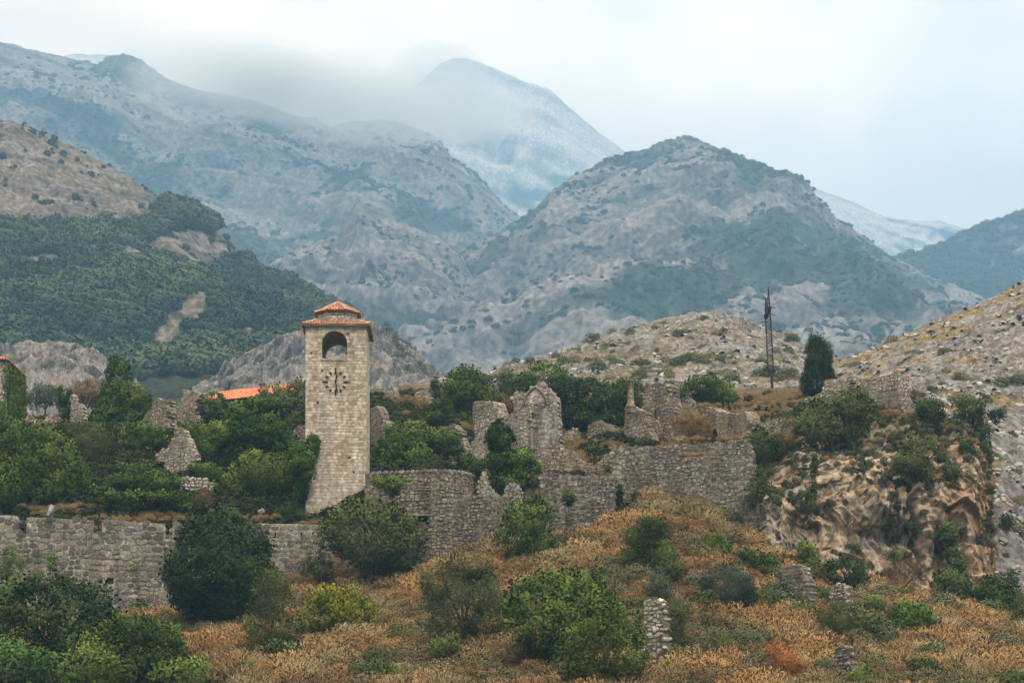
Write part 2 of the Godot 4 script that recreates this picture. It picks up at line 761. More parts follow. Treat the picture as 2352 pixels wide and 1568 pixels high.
func tree(called: String, label: String, category: String, group: String, d: float, lobes: String, style: String, colors: String, size: float, dens := 1.0, opts := {}) -> Node3D:
	var ps := pts(lobes)
	var u := 0.0
	var low := 0.0
	var w := 0.0
	if opts.get("seat", d < 150.0 and not opts.has("v")):
		for f in ps:
			u += f[0] * f[2] * f[3]
			w += f[2] * f[3]
			low = maxf(low, f[1] + f[3])
		d = ground_d(u / w, low + 7.0, 100.0, opts.get("far", 150.5))
		u = 0.0
		w = 0.0
	for f in ps:
		u += f[0] * f[2] * f[3]
		w += f[2] * f[3]
		low = maxf(low, f[1] + f[3])
	u = opts.get("u", u / w)
	var base := at(u, 0, d)
	base.y = minf(ground_h(base.x, base.z), (HY - low) / F * d + 0.4) if not opts.has("v") else (HY - opts.v) / F * d
	var root := thing(called, label, category, base, 0.0, group)
	crown(root, d, lobes, style, pal[colors], size, dens, opts.get("part", "crown"), opts.get("depth", 0.85))
	if opts.get("trunk", true):
		var m := MB.new()
		var tr: float = opts.get("tr", 0.16)
		var bark := L(0.1, 0.085, 0.065)
		var first := at(ps[0][0], ps[0][1], d) - base
		var fork := Vector3(first.x * 0.3, first.y * 0.45, first.z * 0.3)
		m.tube(Vector3(0, -0.5, 0), fork, tr, tr * 0.75, 7, bark)
		var k := 0
		for f in ps:
			if k > 4:
				break
			var tip := at(f[0], f[1], d + rr(-0.5, 0.5)) - base
			var mid := fork.lerp(tip, 0.5) + Vector3(rr(-0.2, 0.2), 0.2, rr(-0.2, 0.2))
			m.tube(fork, mid, tr * 0.6, tr * 0.4, 5, bark)
			m.tube(mid, tip, tr * 0.4, tr * 0.12, 5, bark)
			for q in 4:
				var o := Vector3(rr(-1, 1), rr(-0.3, 1), rr(-0.2, 1)).normalized() * Vector3(f[2], f[3], f[2]) * (d / F) * rr(0.85, 1.08)
				m.tube(mid.lerp(tip, rr(0.3, 1.0)), tip + o, tr * 0.14, tr * 0.05, 3, L(0.16, 0.14, 0.11))
			k += 1
		put(root, opts.get("stem", "trunk"), m.mesh(), mats.plain)
	return root


# ---------------------------------------------------------------- the hills
func relief(p: Vector3, size: float) -> float:
	return fbm.get_noise_3dv(p * (100.0 / size))


func ridges(p: Vector3, size: float) -> float:
	return rid.get_noise_3dv(p * (100.0 / size))


func blocks(p: Vector3, size: float) -> float:
	return cell.get_noise_3dv(p * (50.0 / size))


func smooth(a: float, b: float, x: float) -> float:
	return smoothstep(a, b, x)


func mountain_bend(dip: float, amp: float, size: float) -> Callable:
	# rock in tilted beds: ledges along the dip, gullies down the slope
	var cd := cos(dip)
	var sd := sin(dip)
	return func(p: Vector3, u: float, v: float, k: float) -> Vector3:
		var w := clampf(absf(k - 1.0) * 1.3 + 0.03, 0.0, 1.0)
		var bed := p.y * cd - p.x * sd
		var along := p.x * cd + p.y * sd
		var h := relief(p, size) * 0.8 + ridges(Vector3(p.x, p.y * 0.7, p.z * 0.7), size * 0.4) * 0.42
		h += fbm.get_noise_3d(along * 60.0 / size, bed * 520.0 / size, p.z * 60.0 / size) * 0.2
		h += relief(p, size * 0.12) * 0.1
		h += fbm.get_noise_3d(along * 90.0 / size, bed * 1700.0 / size, p.z * 40.0 / size) * 0.07
		return p + Vector3(0, 0.75, 0.75) * (h * amp * w) + Vector3(0, relief(p, size * 0.06) * amp * 0.05, 0)


func mountain_paint(green: Array, tan: Array, bias: float, dip: float, size: float, rock: Color, rock2: Color, veg: Color, earth: Color) -> Callable:
	var cd := cos(dip)
	var sd := sin(dip)
	return func(p: Vector3, u: float, v: float, n: Vector3) -> Color:
		var bed := p.y * cd - p.x * sd
		var along := p.x * cd + p.y * sd
		var st := fbm.get_noise_3d(along * 70.0 / size, bed * 1700.0 / size, p.z * 40.0 / size) * 0.7 + fbm.get_noise_3d(along * 50.0 / size, bed * 620.0 / size, p.z * 30.0 / size) * 0.6
		var mid := relief(p, size * 0.1)
		var f := relief(p + Vector3(300, 0, 0), size * 0.3) * 0.6 + mid * 0.9
		var g := cover(green, u, v) + bias + f * 0.7 + st * 0.8 - (ridges(Vector3(p.x, p.y * 0.7, p.z * 0.7), size * 0.4) + 0.1) * 0.3 + (n.y - 0.6) * 0.35
		var e := cover(tan, u, v) + f * 0.8 - 0.55
		var c := rock.lerp(rock2, clampf(0.45 + st * 2.0 + mid * 0.9, 0, 1))
		c = c.lerp(earth, clampf(e * 3.0, 0, 1) * 0.85)
		return c.lerp(veg * (1.0 + 0.7 * mid), clampf(g * 2.4, 0.0, 1.0) * 0.92)


func scrub(spec: Array, u0: float, u1: float, k0: float, k1: float, n: int, s0: float, s1: float, bend: Callable, green: Array, label: String) -> void:
	# dark dots of scrub and trees, far too many to count, over a mountain side
	var rows := rows_of(spec)
	var where := []
	var tint := PackedColorArray()
	for i in n:
		var u := rr(u0, u1)
		var e := on_rows(rows, u, rr(k0, k1), bend)
		var p: Vector3 = e[0]
		if relief(p, 130.0) * 0.9 + relief(p, 34.0) * 0.7 + cover(green, u, e[1]) * 0.5 < rr(0.0, 0.65):
			continue
		var s := s0 + (s1 - s0) * pow(rng.randf(), 2.0)
		where.append(Transform3D(Basis(Vector3.UP, rr(0, TAU)).scaled(Vector3(s * rr(1.0, 1.5), s * rr(0.7, 1.0), s)), p))
		tint.append(L(0.034, 0.05, 0.03) * rr(0.8, 1.5))
	tag(scatter(self, "mountain_scrub", clumps.blob, mats.leaf, where, tint), label, "scrub", "", "stuff")


func build_hills() -> void:
	var rock := L(0.195, 0.188, 0.178)
	var rock2 := L(0.115, 0.112, 0.107)
	var veg := L(0.034, 0.05, 0.038)
	var tanc := L(0.27, 0.2, 0.13)
	var m: Material = mats.far_rock
	# the farthest pale summits
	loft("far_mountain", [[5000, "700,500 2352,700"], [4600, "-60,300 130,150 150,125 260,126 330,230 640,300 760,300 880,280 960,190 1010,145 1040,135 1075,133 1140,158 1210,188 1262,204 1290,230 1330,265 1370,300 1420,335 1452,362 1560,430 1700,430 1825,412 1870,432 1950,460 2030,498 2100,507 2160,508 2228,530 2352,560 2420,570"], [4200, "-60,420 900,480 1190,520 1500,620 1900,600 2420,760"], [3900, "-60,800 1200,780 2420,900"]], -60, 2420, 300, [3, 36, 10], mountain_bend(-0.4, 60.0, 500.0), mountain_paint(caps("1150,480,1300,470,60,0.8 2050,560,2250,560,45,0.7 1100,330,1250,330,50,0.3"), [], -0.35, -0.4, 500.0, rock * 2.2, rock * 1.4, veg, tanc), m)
	# the long wall of the massif on the left
	var west := [[3300, "-60,420 600,500 1300,900"], [2900, "-60,90 0,97 60,112 100,120 140,131 190,140 228,150 250,132 290,124 325,138 345,155 380,182 430,202 520,226 600,242 660,262 700,272 760,292 800,282 870,274 930,285 990,310 1015,330 1040,372 1090,402 1120,432 1160,482 1200,512 1260,600 1400,700"], [2500, "-60,300 300,330 600,400 760,430 950,470 1080,540 1180,620 1400,760"], [2100, "-60,520 400,540 700,600 1000,640 1400,800"], [1800, "-60,900 1400,900"]]
	var west_bend := mountain_bend(-0.42, 62.0, 420.0)
	var west_green := caps("240,180,430,215,46,0.9 430,215,640,300,45,0.9 640,300,800,450,48,0.8 800,450,960,520,50,0.8 960,520,1180,600,50,0.8 250,140,320,170,40,0.9 -20,270,220,335,42,0.9 220,335,360,420,36,0.8 360,430,560,560,50,0.8 520,560,720,560,45,0.8 640,520,830,540,30,0.6 900,300,1100,460,90,0.28 560,440,720,500,30,-0.4")
	loft("west_mountain", west, -60, 1400, 480, [4, 120, 90, 30], west_bend, mountain_paint(west_green, caps("900,320,1120,480,90,0.35 470,400,560,420,40,0.3"), -0.36, -0.42, 420.0, rock, rock2, veg, tanc * 0.8), m)
	# the round forested mountain right of the middle
	var dome := [[2700, "900,800 1560,560 2352,900"], [2250, "880,720 1000,640 1100,570 1180,520 1240,495 1268,470 1290,440 1330,410 1400,376 1450,362 1490,344 1530,332 1560,330 1600,334 1625,340 1700,362 1760,390 1830,417 1865,440 1880,472 1910,502 1950,522 2000,556 2040,586 2100,615 2200,660 2352,740 2420,780"], [1950, "880,760 1100,640 1300,520 1560,450 1800,500 1950,590 2100,680 2420,850"], [1600, "880,820 1150,720 1400,640 1700,640 2000,700 2420,900"], [1250, "880,980 2420,980"]]
	var dome_bend := mountain_bend(0.45, 52.0, 360.0)
	var dome_green := caps("1290,430,1500,350,34,0.9 1500,350,1700,370,40,0.9 1700,380,1860,460,45,0.8 1480,420,1320,520,26,0.6 1500,780,1700,680,75,1.1 1600,580,1760,560,60,1.0 1760,600,2000,640,80,0.9 1900,560,2100,680,60,0.7 2000,740,2200,740,60,0.8 1180,800,1420,760,45,0.8 1080,640,1150,600,34,0.6 1640,470,1800,500,60,0.35 1450,700,1600,720,50,0.8 1230,560,1330,560,30,0.3 1180,520,1230,580,30,0.8")
	loft("round_mountain", dome, 880, 2420, 480, [4, 80, 100, 60], dome_bend, mountain_paint(dome_green, caps("1340,640,1480,600,30,0.4 1960,560,2060,600,40,0.45"), -0.42, 0.45, 360.0, rock, rock2, veg, tanc * 0.8), m)
	var east := [[3100, "1950,900 2420,900"], [2700, "1950,640 2065,592 2150,565 2228,531 2290,505 2352,490 2420,470"], [2300, "1950,800 2420,760"]]
	var east_bend := mountain_bend(0.4, 40.0, 360.0)
	var east_green := caps("1950,640,2420,600,160,1.0")
	loft("east_mountain", east, 1950, 2420, 120, [3, 60], east_bend, mountain_paint(east_green, [], -0.1, 0.4, 360.0, rock, rock2, veg, tanc), m)
	# grey crags in the middle distance
	var crag := [[2150, "560,900 1120,900"], [1900, "540,690 596,632 640,602 690,590 740,577 775,572 800,528 822,462 838,490 880,516 935,532 1000,556 1060,592 1090,640 1140,720"], [1650, "540,760 700,690 850,640 1000,690 1140,780"], [1400, "540,960 1140,960"]]
	var crag_bend_far := mountain_bend(-0.2, 46.0, 200.0)
	var crag_green := caps("620,690,700,700,60,0.3 860,730,1010,790,50,0.7 900,560,1080,640,50,0.25 820,590,900,600,25,0.4 560,690,640,640,30,0.3")
	loft("crag_mountain", crag, 540, 1140, 280, [3, 80, 50], crag_bend_far, mountain_paint(crag_green, caps("1060,600,1110,600,20,0.5"), -0.34, -0.2, 200.0, rock, rock2, veg, tanc * 0.8), m)
	scrub(west, -40, 1300, 1.05, 3.4, 11000, 1.4, 4.6, west_bend, west_green, "dark scrub dotting the long misty mountain at left")
	scrub(dome, 900, 2400, 1.05, 3.8, 11000, 1.2, 3.8, dome_bend, dome_green, "dark scrub dotting the round mountain at right of centre")
	scrub(crag, 560, 1120, 1.05, 2.9, 4500, 1.0, 3.2, crag_bend_far, crag_green, "dark scrub between the grey crags in the valley")
	scrub(east, 1960, 2410, 1.02, 1.9, 2500, 4.0, 8.0, east_bend, east_green, "dark woodland on the mountain at the right edge")
	# the brown and wooded hill on the left
	var wood := caps("-40,545,200,520,40,1.5 200,520,430,485,34,1.5 430,500,540,560,36,1.6 150,570,330,560,30,1.2 -60,690,640,700,60,1.6 -60,760,700,780,60,1.6 -60,850,700,850,60,1.6 -60,930,960,930,60,1.8 480,620,660,660,40,1.5 600,650,760,720,40,1.6 180,620,420,620,36,1.5 0,520,40,500,26,0.9 -40,620,60,660,34,1.0")
	var bare := caps("-60,400,300,440,90,1.0 60,470,330,470,30,1.2 290,580,520,560,26,3.4 350,560,500,545,22,1.4 40,615,160,612,20,4.5 385,770,500,708,24,5.0 500,702,620,692,17,5.0 310,800,390,772,17,4.5 160,795,200,800,10,4.0 550,770,580,775,9,4.5 230,640,300,625,9,3.5 -40,620,60,615,16,0.8 540,590,560,600,20,0.8")
	var hill_bend := func(p: Vector3, u: float, v: float, k: float) -> Vector3:
		var w := clampf(absf(k - 1.0) * 1.6 + 0.2, 0.0, 1.0)
		var h := relief(p, 160.0) * 11.0 + ridges(p, 70.0) * 4.0 + relief(p, 16.0) * 2.2
		return p + Vector3(0, 0.7, 0.8) * (h * w) + Vector3(0, relief(p, 7.0) * 0.8, 0)
	var hill_paint := func(p: Vector3, u: float, v: float, n: Vector3) -> Color:
		var f := relief(p, 24.0) * 0.7 + relief(p, 8.0) * 0.9
		var st := fbm.get_noise_3d(p.x * 1.2, p.y * 12.0, p.z * 1.2)
		var c := L(0.2, 0.187, 0.165).lerp(L(0.085, 0.083, 0.07), clampf(0.5 + f * 1.2 + st * 1.3, 0, 1))
		c = c.lerp(L(0.2, 0.162, 0.112), clampf(relief(p, 50.0) * 1.3 + f * 0.8 + 0.05, 0, 1) * 0.75)
		var g := cover(wood, u, v) - cover(bare, u, v) * 1.2 + f * 0.5 - 0.35
		return c.lerp(L(0.03, 0.042, 0.024), clampf(g * 3.0, 0, 1))
	var west_rows := [[1200, "-60,600 850,900"], [950, "-60,262 0,281 60,301 100,321 160,350 210,374 260,396 300,412 340,440 362,462 385,470 440,482 488,512 518,545 530,572 556,600 602,642 650,666 700,690 742,722 800,746 860,770 960,830"], [860, "-60,420 200,480 400,560 600,690 860,800 960,850"], [720, "-60,640 400,690 700,770 960,880"], [560, "-60,860 300,850 700,860 960,900"], [480, "-60,960 960,980"]]
	loft("wooded_hill", west_rows, -60, 960, 330, [3, 70, 60, 60, 12], hill_bend, hill_paint, mats.mid_rock)
	forest(west_rows, wood, bare, hill_bend)
	# grey crags just behind the ruins
	var crag_bend := func(p: Vector3, u: float, v: float, k: float) -> Vector3:
		var w := clampf(absf(k - 1.0) * 2.0 + 0.25, 0.0, 1.0)
		var h := relief(p, 30.0) * 4.0 + ridges(Vector3(p.x, p.y * 0.35, p.z), 11.0) * 3.2 + relief(p, 4.0) * 0.7 + blocks(Vector3(p.x, p.y * 0.5, p.z), 7.0) * 0.9 + blocks(Vector3(p.x, p.y * 0.6, p.z), 3.0) * 0.45
		return p + Vector3(0.2, 0.7, 0.9) * (h * w)
	var crag_paint := func(p: Vector3, u: float, v: float, n: Vector3) -> Color:
		var f := fine.get_noise_3d(p.x * 25.0, p.y * 9.0, p.z * 25.0) + relief(p, 5.0) * 0.8
		var c := L(0.28, 0.28, 0.276).lerp(L(0.17, 0.17, 0.17), clampf(0.45 + f * 0.9, 0, 1))
		c = c.lerp(L(0.28, 0.2, 0.12), clampf((n.y - 0.6) * 2.0 + relief(p, 14.0), 0, 1) * 0.5)
		return c.lerp(L(0.045, 0.055, 0.035), clampf(relief(p + Vector3(50, 0, 0), 12.0) * 5.0 - 1.5 + n.y, 0, 1) * 0.85)
	loft("grey_crag", [[600, "440,1000 1060,1000"], [500, "440,900 482,892 500,872 520,850 540,838 560,822 590,806 620,794 660,772 690,762 720,735 760,728 800,736 850,742 872,756 890,775 925,796 950,812 972,832 985,862 1060,892"], [450, "440,960 480,930 700,850 900,850 985,890 1060,920"], [400, "440,1020 1060,1020"]], 440, 1060, 250, [3, 70, 20], crag_bend, crag_paint, mats.near_rock)
	loft("pale_crag", [[620, "-60,1000 300,1000"], [520, "-60,806 0,808 30,798 70,797 110,802 140,794 185,800 212,806 226,822 240,838 254,872 300,920"], [470, "-60,880 120,870 240,900 300,940"], [430, "-60,1000 300,1000"]], -60, 300, 150, [3, 60, 20], crag_bend, func(p, u, v, n): return crag_paint.call(p, u, v, n) * Color(1.12, 1.06, 1.0), mats.near_rock)


func forest(rows_spec: Array, wood: Array, bare: Array, bend: Callable) -> void:
	var rows := rows_of(rows_spec)
	var where := []
	var tint := PackedColorArray()
	var lone := []
	for i in 60000:
		if where.size() > 13000:
			break
		var u := rr(-50, 900)
		var kk := rr(1.0, 4.3)
		var k := int(kk)
		var t := kk - k
		var a := row_v(rows[k], u)
		var b := row_v(rows[k + 1], u)
		var a0 := row_v(rows[maxi(k - 1, 0)], u)
		var b1 := row_v(rows[mini(k + 2, rows.size() - 1)], u)
		var v := lerpf(a.x, b.x, t)
		v = lerpf(v, hermite(a0.x, a.x, b.x, b1.x, t), 0.7)
		var p := at(u, v, lerpf(a.y, b.y, t))
		var g := cover(wood, u, v) - cover(bare, u, v) * 1.2 + relief(p, 24.0) * 0.6 - 0.3
		if g < 0.0:
			if v < 650 and rng.randf() < 0.13 and lone.size() < 280 and relief(p, 30.0) > rr(-0.1, 0.35):
				lone.append([bend.call(p, u, v, kk), 0.7 + 1.6 * pow(rng.randf(), 2.5)])
			continue
		p = bend.call(p, u, v, kk)
		var s := 1.4 + 3.2 * pow(rng.randf(), 1.7)
		where.append(Transform3D(Basis(Vector3.UP, rr(0, TAU)).scaled(Vector3(s * rr(0.9, 1.25), s * rr(0.7, 1.05), s)), p + Vector3(0, s * 0.35, 0)))
		tint.append(L(0.026, 0.044, 0.026).lerp(L(0.066, 0.088, 0.046), clampf(0.42 + relief(p, 90.0) * 1.6 + rr(-0.4, 0.4), 0, 1)))
	var o := scatter(self, "far_forest", clumps.blob, mats.leaf, where, tint)
	tag(o, "dense green forest covering the lower hill behind the tower", "forest", "", "stuff")
	for e in lone:
		var sh := put(self, "hill_shrub", clumps.dark_blob, mats.leaf)
		sh.transform = Transform3D(Basis(Vector3.UP, rr(0, TAU)).scaled(Vector3.ONE * e[1]), e[0] + Vector3(0, e[1] * 0.4, 0))
		tag(sh, "small dark shrub dotting the bare brown hilltop at upper left", "shrub", "shrubs scattered on the brown hilltop")


func near_slopes() -> void:
	# the rocky knoll behind the ruins and the bare slope on the right
	var knoll := [[480, "960,1000 1960,1000"], [360, "960,880 1060,872 1150,850 1200,835 1240,820 1300,801 1350,785 1400,770 1450,755 1500,740 1560,727 1600,720 1640,718 1665,722 1700,732 1730,742 1760,760 1800,775 1830,786 1870,800 1905,815 1935,834 2000,870"], [310, "960,900 1200,870 1400,840 1640,800 1800,830 1960,880"], [265, "960,930 1300,905 1600,880 1800,890 1960,910"], [225, "960,970 1960,960"]]
	var bend := func(p: Vector3, u: float, v: float, k: float) -> Vector3:
		var w := clampf(absf(k - 1.0) * 2.0 + 0.3, 0.0, 1.0)
		var h := relief(p, 26.0) * 1.8 + fbm.get_noise_3d(p.x * 4.0, p.y * 30.0, p.z * 4.0) * 0.6 + relief(p, 3.5) * 0.4 + blocks(p, 2.6) * 0.22 + blocks(p, 1.2) * 0.12
		return p + Vector3(0, 1.0, 0.25) * (h * w)
	var paint := func(p: Vector3, u: float, v: float, n: Vector3) -> Color:
		var f := relief(p, 2.6) * 1.3
		var bed := fbm.get_noise_3d(p.x * 2.2, p.y * 26.0, p.z * 2.2) + relief(p, 9.0) * 0.6
		var c := L(0.285, 0.278, 0.262).lerp(L(0.15, 0.146, 0.136), clampf(0.45 + f * 1.1, 0, 1))
		var grass := L(0.25, 0.205, 0.135).lerp(L(0.13, 0.122, 0.076), clampf(0.5 + f, 0, 1))
		c = c.lerp(grass, clampf(bed * 2.6 + 0.22 + f * 0.7, 0, 1) * 0.9)
		return c.lerp(L(0.07, 0.075, 0.04), clampf((relief(p + Vector3(90, 10, 0), 8.0) - 0.22) * 5.0, 0, 1))
	loft("rocky_knoll", knoll, 960, 2000, 400, [4, 70, 50, 24], bend, paint, mats.near_rock)
	var slope := [[340, "1840,1000 2440,900"], [300, "1840,905 1905,852 1935,836 2000,806 2070,780 2130,745 2200,714 2260,690 2305,668 2325,655 2352,643 2440,600"], [232, "1840,925 2050,890 2200,870 2352,850 2440,840"], [200, "1840,960 2080,940 2200,960 2300,1010 2352,1040 2440,1060"], [178, "1840,1250 2150,1200 2230,1150 2300,1180 2352,1230 2440,1260"], [160, "1840,1500 2200,1500 2260,1400 2300,1370 2352,1390 2440,1420"], [150, "1840,1600 2200,1600 2260,1520 2300,1460 2440,1480"]]
	var paint2 := func(p: Vector3, u: float, v: float, n: Vector3) -> Color:
		var f := relief(p, 2.0) * 1.3
		var c := L(0.275, 0.268, 0.255).lerp(L(0.135, 0.132, 0.125), clampf(0.45 + f * 1.2, 0, 1))
		var r := row_v(rows_cache, u)
		var crest := exp(-pow((v - r.x - 14.0) / 22.0, 2.0)) * 1.2
		var grass := L(0.3, 0.215, 0.1).lerp(L(0.15, 0.13, 0.065), clampf(0.5 + f, 0, 1))
		c = c.lerp(grass, clampf((relief(p, 10.0) + fbm.get_noise_3d(p.x * 6.0, p.y * 20.0, p.z * 6.0) * 0.7) * 3.0 - 0.5 + crest * 1.6 + f * 0.6, 0, 1))
		return c.lerp(L(0.07, 0.075, 0.04), clampf((relief(p + Vector3(90, 10, 0), 7.0) - 0.25) * 5.0, 0, 1))
	rows_cache = rows_of([slope[1]])[0]
	loft("rocky_slope", slope, 1840, 2440, 320, [4, 70, 50, 40, 40, 12], bend, paint2, mats.near_rock)
	boulders(knoll, 980, 1950, 1.0, 3.7, 4200, 0.2, 0.9, bend, "loose grey rocks lying on the knoll behind the ruins")
	boulders(slope, 1900, 2420, 1.0, 5.5, 6500, 0.14, 0.8, bend, "loose grey rocks covering the bare slope at the right")
	hill_shrubs(knoll, 1000, 1930, 1.0, 3.5, 130, bend, 0.4, 1.3, "rocky knoll behind the ruins", "shrubs on the rocky knoll")
	hill_shrubs(slope, 1950, 2400, 1.1, 5.0, 60, bend, 0.3, 0.9, "bare rocky slope at the right", "shrubs on the bare right slope")


var rows_cache: Array = []


func on_rows(rows: Array, u: float, kk: float, bend: Callable) -> Array:
	var k := int(kk)
	var t := kk - k
	var a := row_v(rows[k], u)
	var b := row_v(rows[k + 1], u)
	var a0 := row_v(rows[maxi(k - 1, 0)], u)
	var b1 := row_v(rows[mini(k + 2, rows.size() - 1)], u)
	var v := lerpf(lerpf(a.x, b.x, t), hermite(a0.x, a.x, b.x, b1.x, t), 0.7)
	var p := at(u, v, lerpf(a.y, b.y, t))
	return [bend.call(p, u, v, kk), v]


func boulders(spec: Array, u0: float, u1: float, k0: float, k1: float, n: int, s0: float, s1: float, bend: Callable, label: String) -> void:
	var rows := rows_of(spec)
	var where := []
	var tint := PackedColorArray()
	for i in n:
		var e := on_rows(rows, rr(u0, u1), rr(k0, k1), bend)
		var p: Vector3 = e[0]
		if relief(p, 10.0) < rr(-0.35, 0.2):
			continue
		var s := s0 + (s1 - s0) * pow(rng.randf(), 3.0)
		where.append(Transform3D(Basis.from_euler(Vector3(rr(-0.6, 0.6), rr(0, TAU), rr(-0.6, 0.6))).scaled_local(Vector3(s * rr(0.8, 1.6), s * rr(0.5, 1.0), s)), p))
		var g := rr(0.19, 0.33)
		tint.append(Color(g, g * 0.99, g * 0.96))
	tag(scatter(self, "loose_rocks", clumps.rock, mats.plain, where, tint), label, "rocks", "", "stuff")


func hill_shrubs(spec: Array, u0: float, u1: float, k0: float, k1: float, n: int, bend: Callable, s0: float, s1: float, place: String, group: String) -> void:
	var rows := rows_of(spec)
	for i in n:
		var e := on_rows(rows, rr(u0, u1), k0 + (k1 - k0) * pow(rng.randf(), 0.8), bend)
		var s := rr(s0, s1)
		var o := put(self, "hillside_shrub", clumps.shrub if rng.randf() < 0.55 else clumps.dry_shrub, mats.leaf)
		o.transform = Transform3D(Basis(Vector3.UP, rr(0, TAU)).scaled(Vector3(s * rr(1.0, 1.7), s, s * 1.2)), e[0] + Vector3(0, s * 0.3, 0))
		tag(o, "low scrubby bush on the " + place, "shrub", group)


func build_ground() -> void:
	ground_rows = rows_of([
		[420, "-400,1200 1000,1120 1500,1050 2700,1000"],
		[300, "-400,1060 700,1010 1000,930 1500,900 2700,930"],
		[240, "-400,975 0,965 440,955 700,930 860,892 1000,882 1400,890 1700,890 1850,890 2700,940"],
		[206, "-400,985 0,975 440,965 700,955 860,930 1000,925 1150,935 1400,955 1700,935 1850,915 2200,945 2300,1010 2352,1060 2700,1100"],
		[184, "-400,1010 0,1000 200,988 440,990 700,1000 860,1015 1000,1020 1100,1040 1300,1012 1440,992 1700,1000 1850,960 2050,955 2200,1000 2290,1120 2352,1220 2700,1300"],
		[166, "-400,1150 0,1150 400,1140 700,1150 860,1110 1060,1085 1250,1065 1410,1025 1720,1040 1780,1100 1850,1150 2050,1150 2200,1080 2290,1300 2352,1420 2700,1500"],
		[157, "-400,1230 0,1225 400,1222 745,1216 850,1150 1050,1130 1240,1110 1412,1095 1700,1090 1740,1205 1850,1300 2050,1330 2250,1375 2300,1420 2352,1470 2700,1500"],
		[152, "-400,1440 0,1440 400,1422 640,1385 745,1368 900,1345 1000,1300 1062,1285 1240,1240 1300,1215 1412,1195 1500,1145 1640,1165 1700,1215 1760,1275 1900,1340 2050,1360 2300,1405 2352,1480 2700,1500"],
		[144, "-400,1500 0,1500 400,1440 640,1420 900,1382 1062,1325 1240,1275 1412,1240 1500,1195 1640,1210 1760,1320 1900,1385 2050,1400 2300,1430 2352,1440 2700,1480"],
		[132, "-400,1560 0,1550 400,1500 900,1470 1240,1420 1500,1365 1760,1425 2050,1470 2352,1480 2700,1480"],
		[118, "-400,1660 0,1640 400,1590 900,1575 1500,1540 2050,1540 2352,1550 2700,1560"],
		[100, "-400,1790 0,1760 1200,1730 2352,1700 2700,1700"],
		[60, "-400,1960 2700,1950"],
		[8, "-400,3000 2700,3000"],
	])
	var spec := []
	var src := ["420|-400,1200 1000,1120 1500,1050 2700,1000"]
	var rows := ground_rows
	var P := PackedVector3Array()
	var nu := 360
	var subs := [6, 6, 8, 12, 16, 10, 14, 14, 22, 22, 16, 10, 6]
	var paint := func(p: Vector3, n: Vector3) -> Color:
		var f := fine.get_noise_3dv(p * 30.0)
		var c := L(0.07, 0.056, 0.035).lerp(L(0.16, 0.115, 0.066), clampf(0.5 + relief(p, 7.0) * 1.2 + f * 0.5, 0, 1))
		return c.lerp(L(0.07, 0.075, 0.04), clampf(relief(p + Vector3(40, 0, 0), 9.0) * 2.5 + f * 0.4 - 0.2, 0, 1))
	var nr := 1
	for s in subs:
		nr += int(s)
	P.resize(nu * nr)
	for i in nu:
		var u := lerpf(-400, 2700, float(i) / (nu - 1))
		var j := 0
		for k in subs.size():
			var a := row_v(rows[k], u)
			var b := row_v(rows[k + 1], u)
			for q in int(subs[k]) + (1 if k == subs.size() - 1 else 0):
				var t := float(q) / int(subs[k])
				var d := lerpf(a.y, b.y, t)
				var y := lerpf((HY - a.x) / F * a.y, (HY - b.x) / F * b.y, t)
				var p := Vector3((u - CX) / F * d, y, -d)
				p.y += relief(p, 3.0) * 0.35 + relief(p, 0.9) * 0.12
				P[j * nu + i] = p
				j += 1
	var N := PackedVector3Array()
	var C := PackedColorArray()
	N.resize(nu * nr)
	C.resize(nu * nr)
	for j in nr:
		for i in nu:
			var ix := P[j * nu + mini(i + 1, nu - 1)] - P[j * nu + maxi(i - 1, 0)]
			var iz := P[mini(j + 1, nr - 1) * nu + i] - P[maxi(j - 1, 0) * nu + i]
			N[j * nu + i] = iz.cross(ix).normalized()
			C[j * nu + i] = paint.call(P[j * nu + i], N[j * nu + i])
	var I := PackedInt32Array()
	for j in nr - 1:
		for i in nu - 1:
			var a := j * nu + i
			I.append_array(PackedInt32Array([a, a + 1, a + nu, a + 1, a + nu + 1, a + nu]))
	var arr := []
	arr.resize(Mesh.ARRAY_MAX)
	arr[Mesh.ARRAY_VERTEX] = P
	arr[Mesh.ARRAY_NORMAL] = N
	arr[Mesh.ARRAY_COLOR] = C
	arr[Mesh.ARRAY_INDEX] = I
	var am := ArrayMesh.new()
	am.add_surface_from_arrays(Mesh.PRIMITIVE_TRIANGLES, arr)
	put(self, "ground", am, mats.earth).set_meta("kind", "structure")
	# the plain that the hills stand on, out to the horizon
	var pm := MB.new()
	for i in 24:
		var t0 := TAU * i / 24
		var t1 := TAU * (i + 1) / 24
		pm.tri(Vector3(0, -14, -2000), Vector3(cos(t0) * 9000, -14, sin(t0) * 9000 - 2000), Vector3(cos(t1) * 9000, -14, sin(t1) * 9000 - 2000), Vector3.UP, L(0.12, 0.11, 0.07))
	put(self, "plain_ground", pm.mesh(), mats.plain).set_meta("kind", "structure")


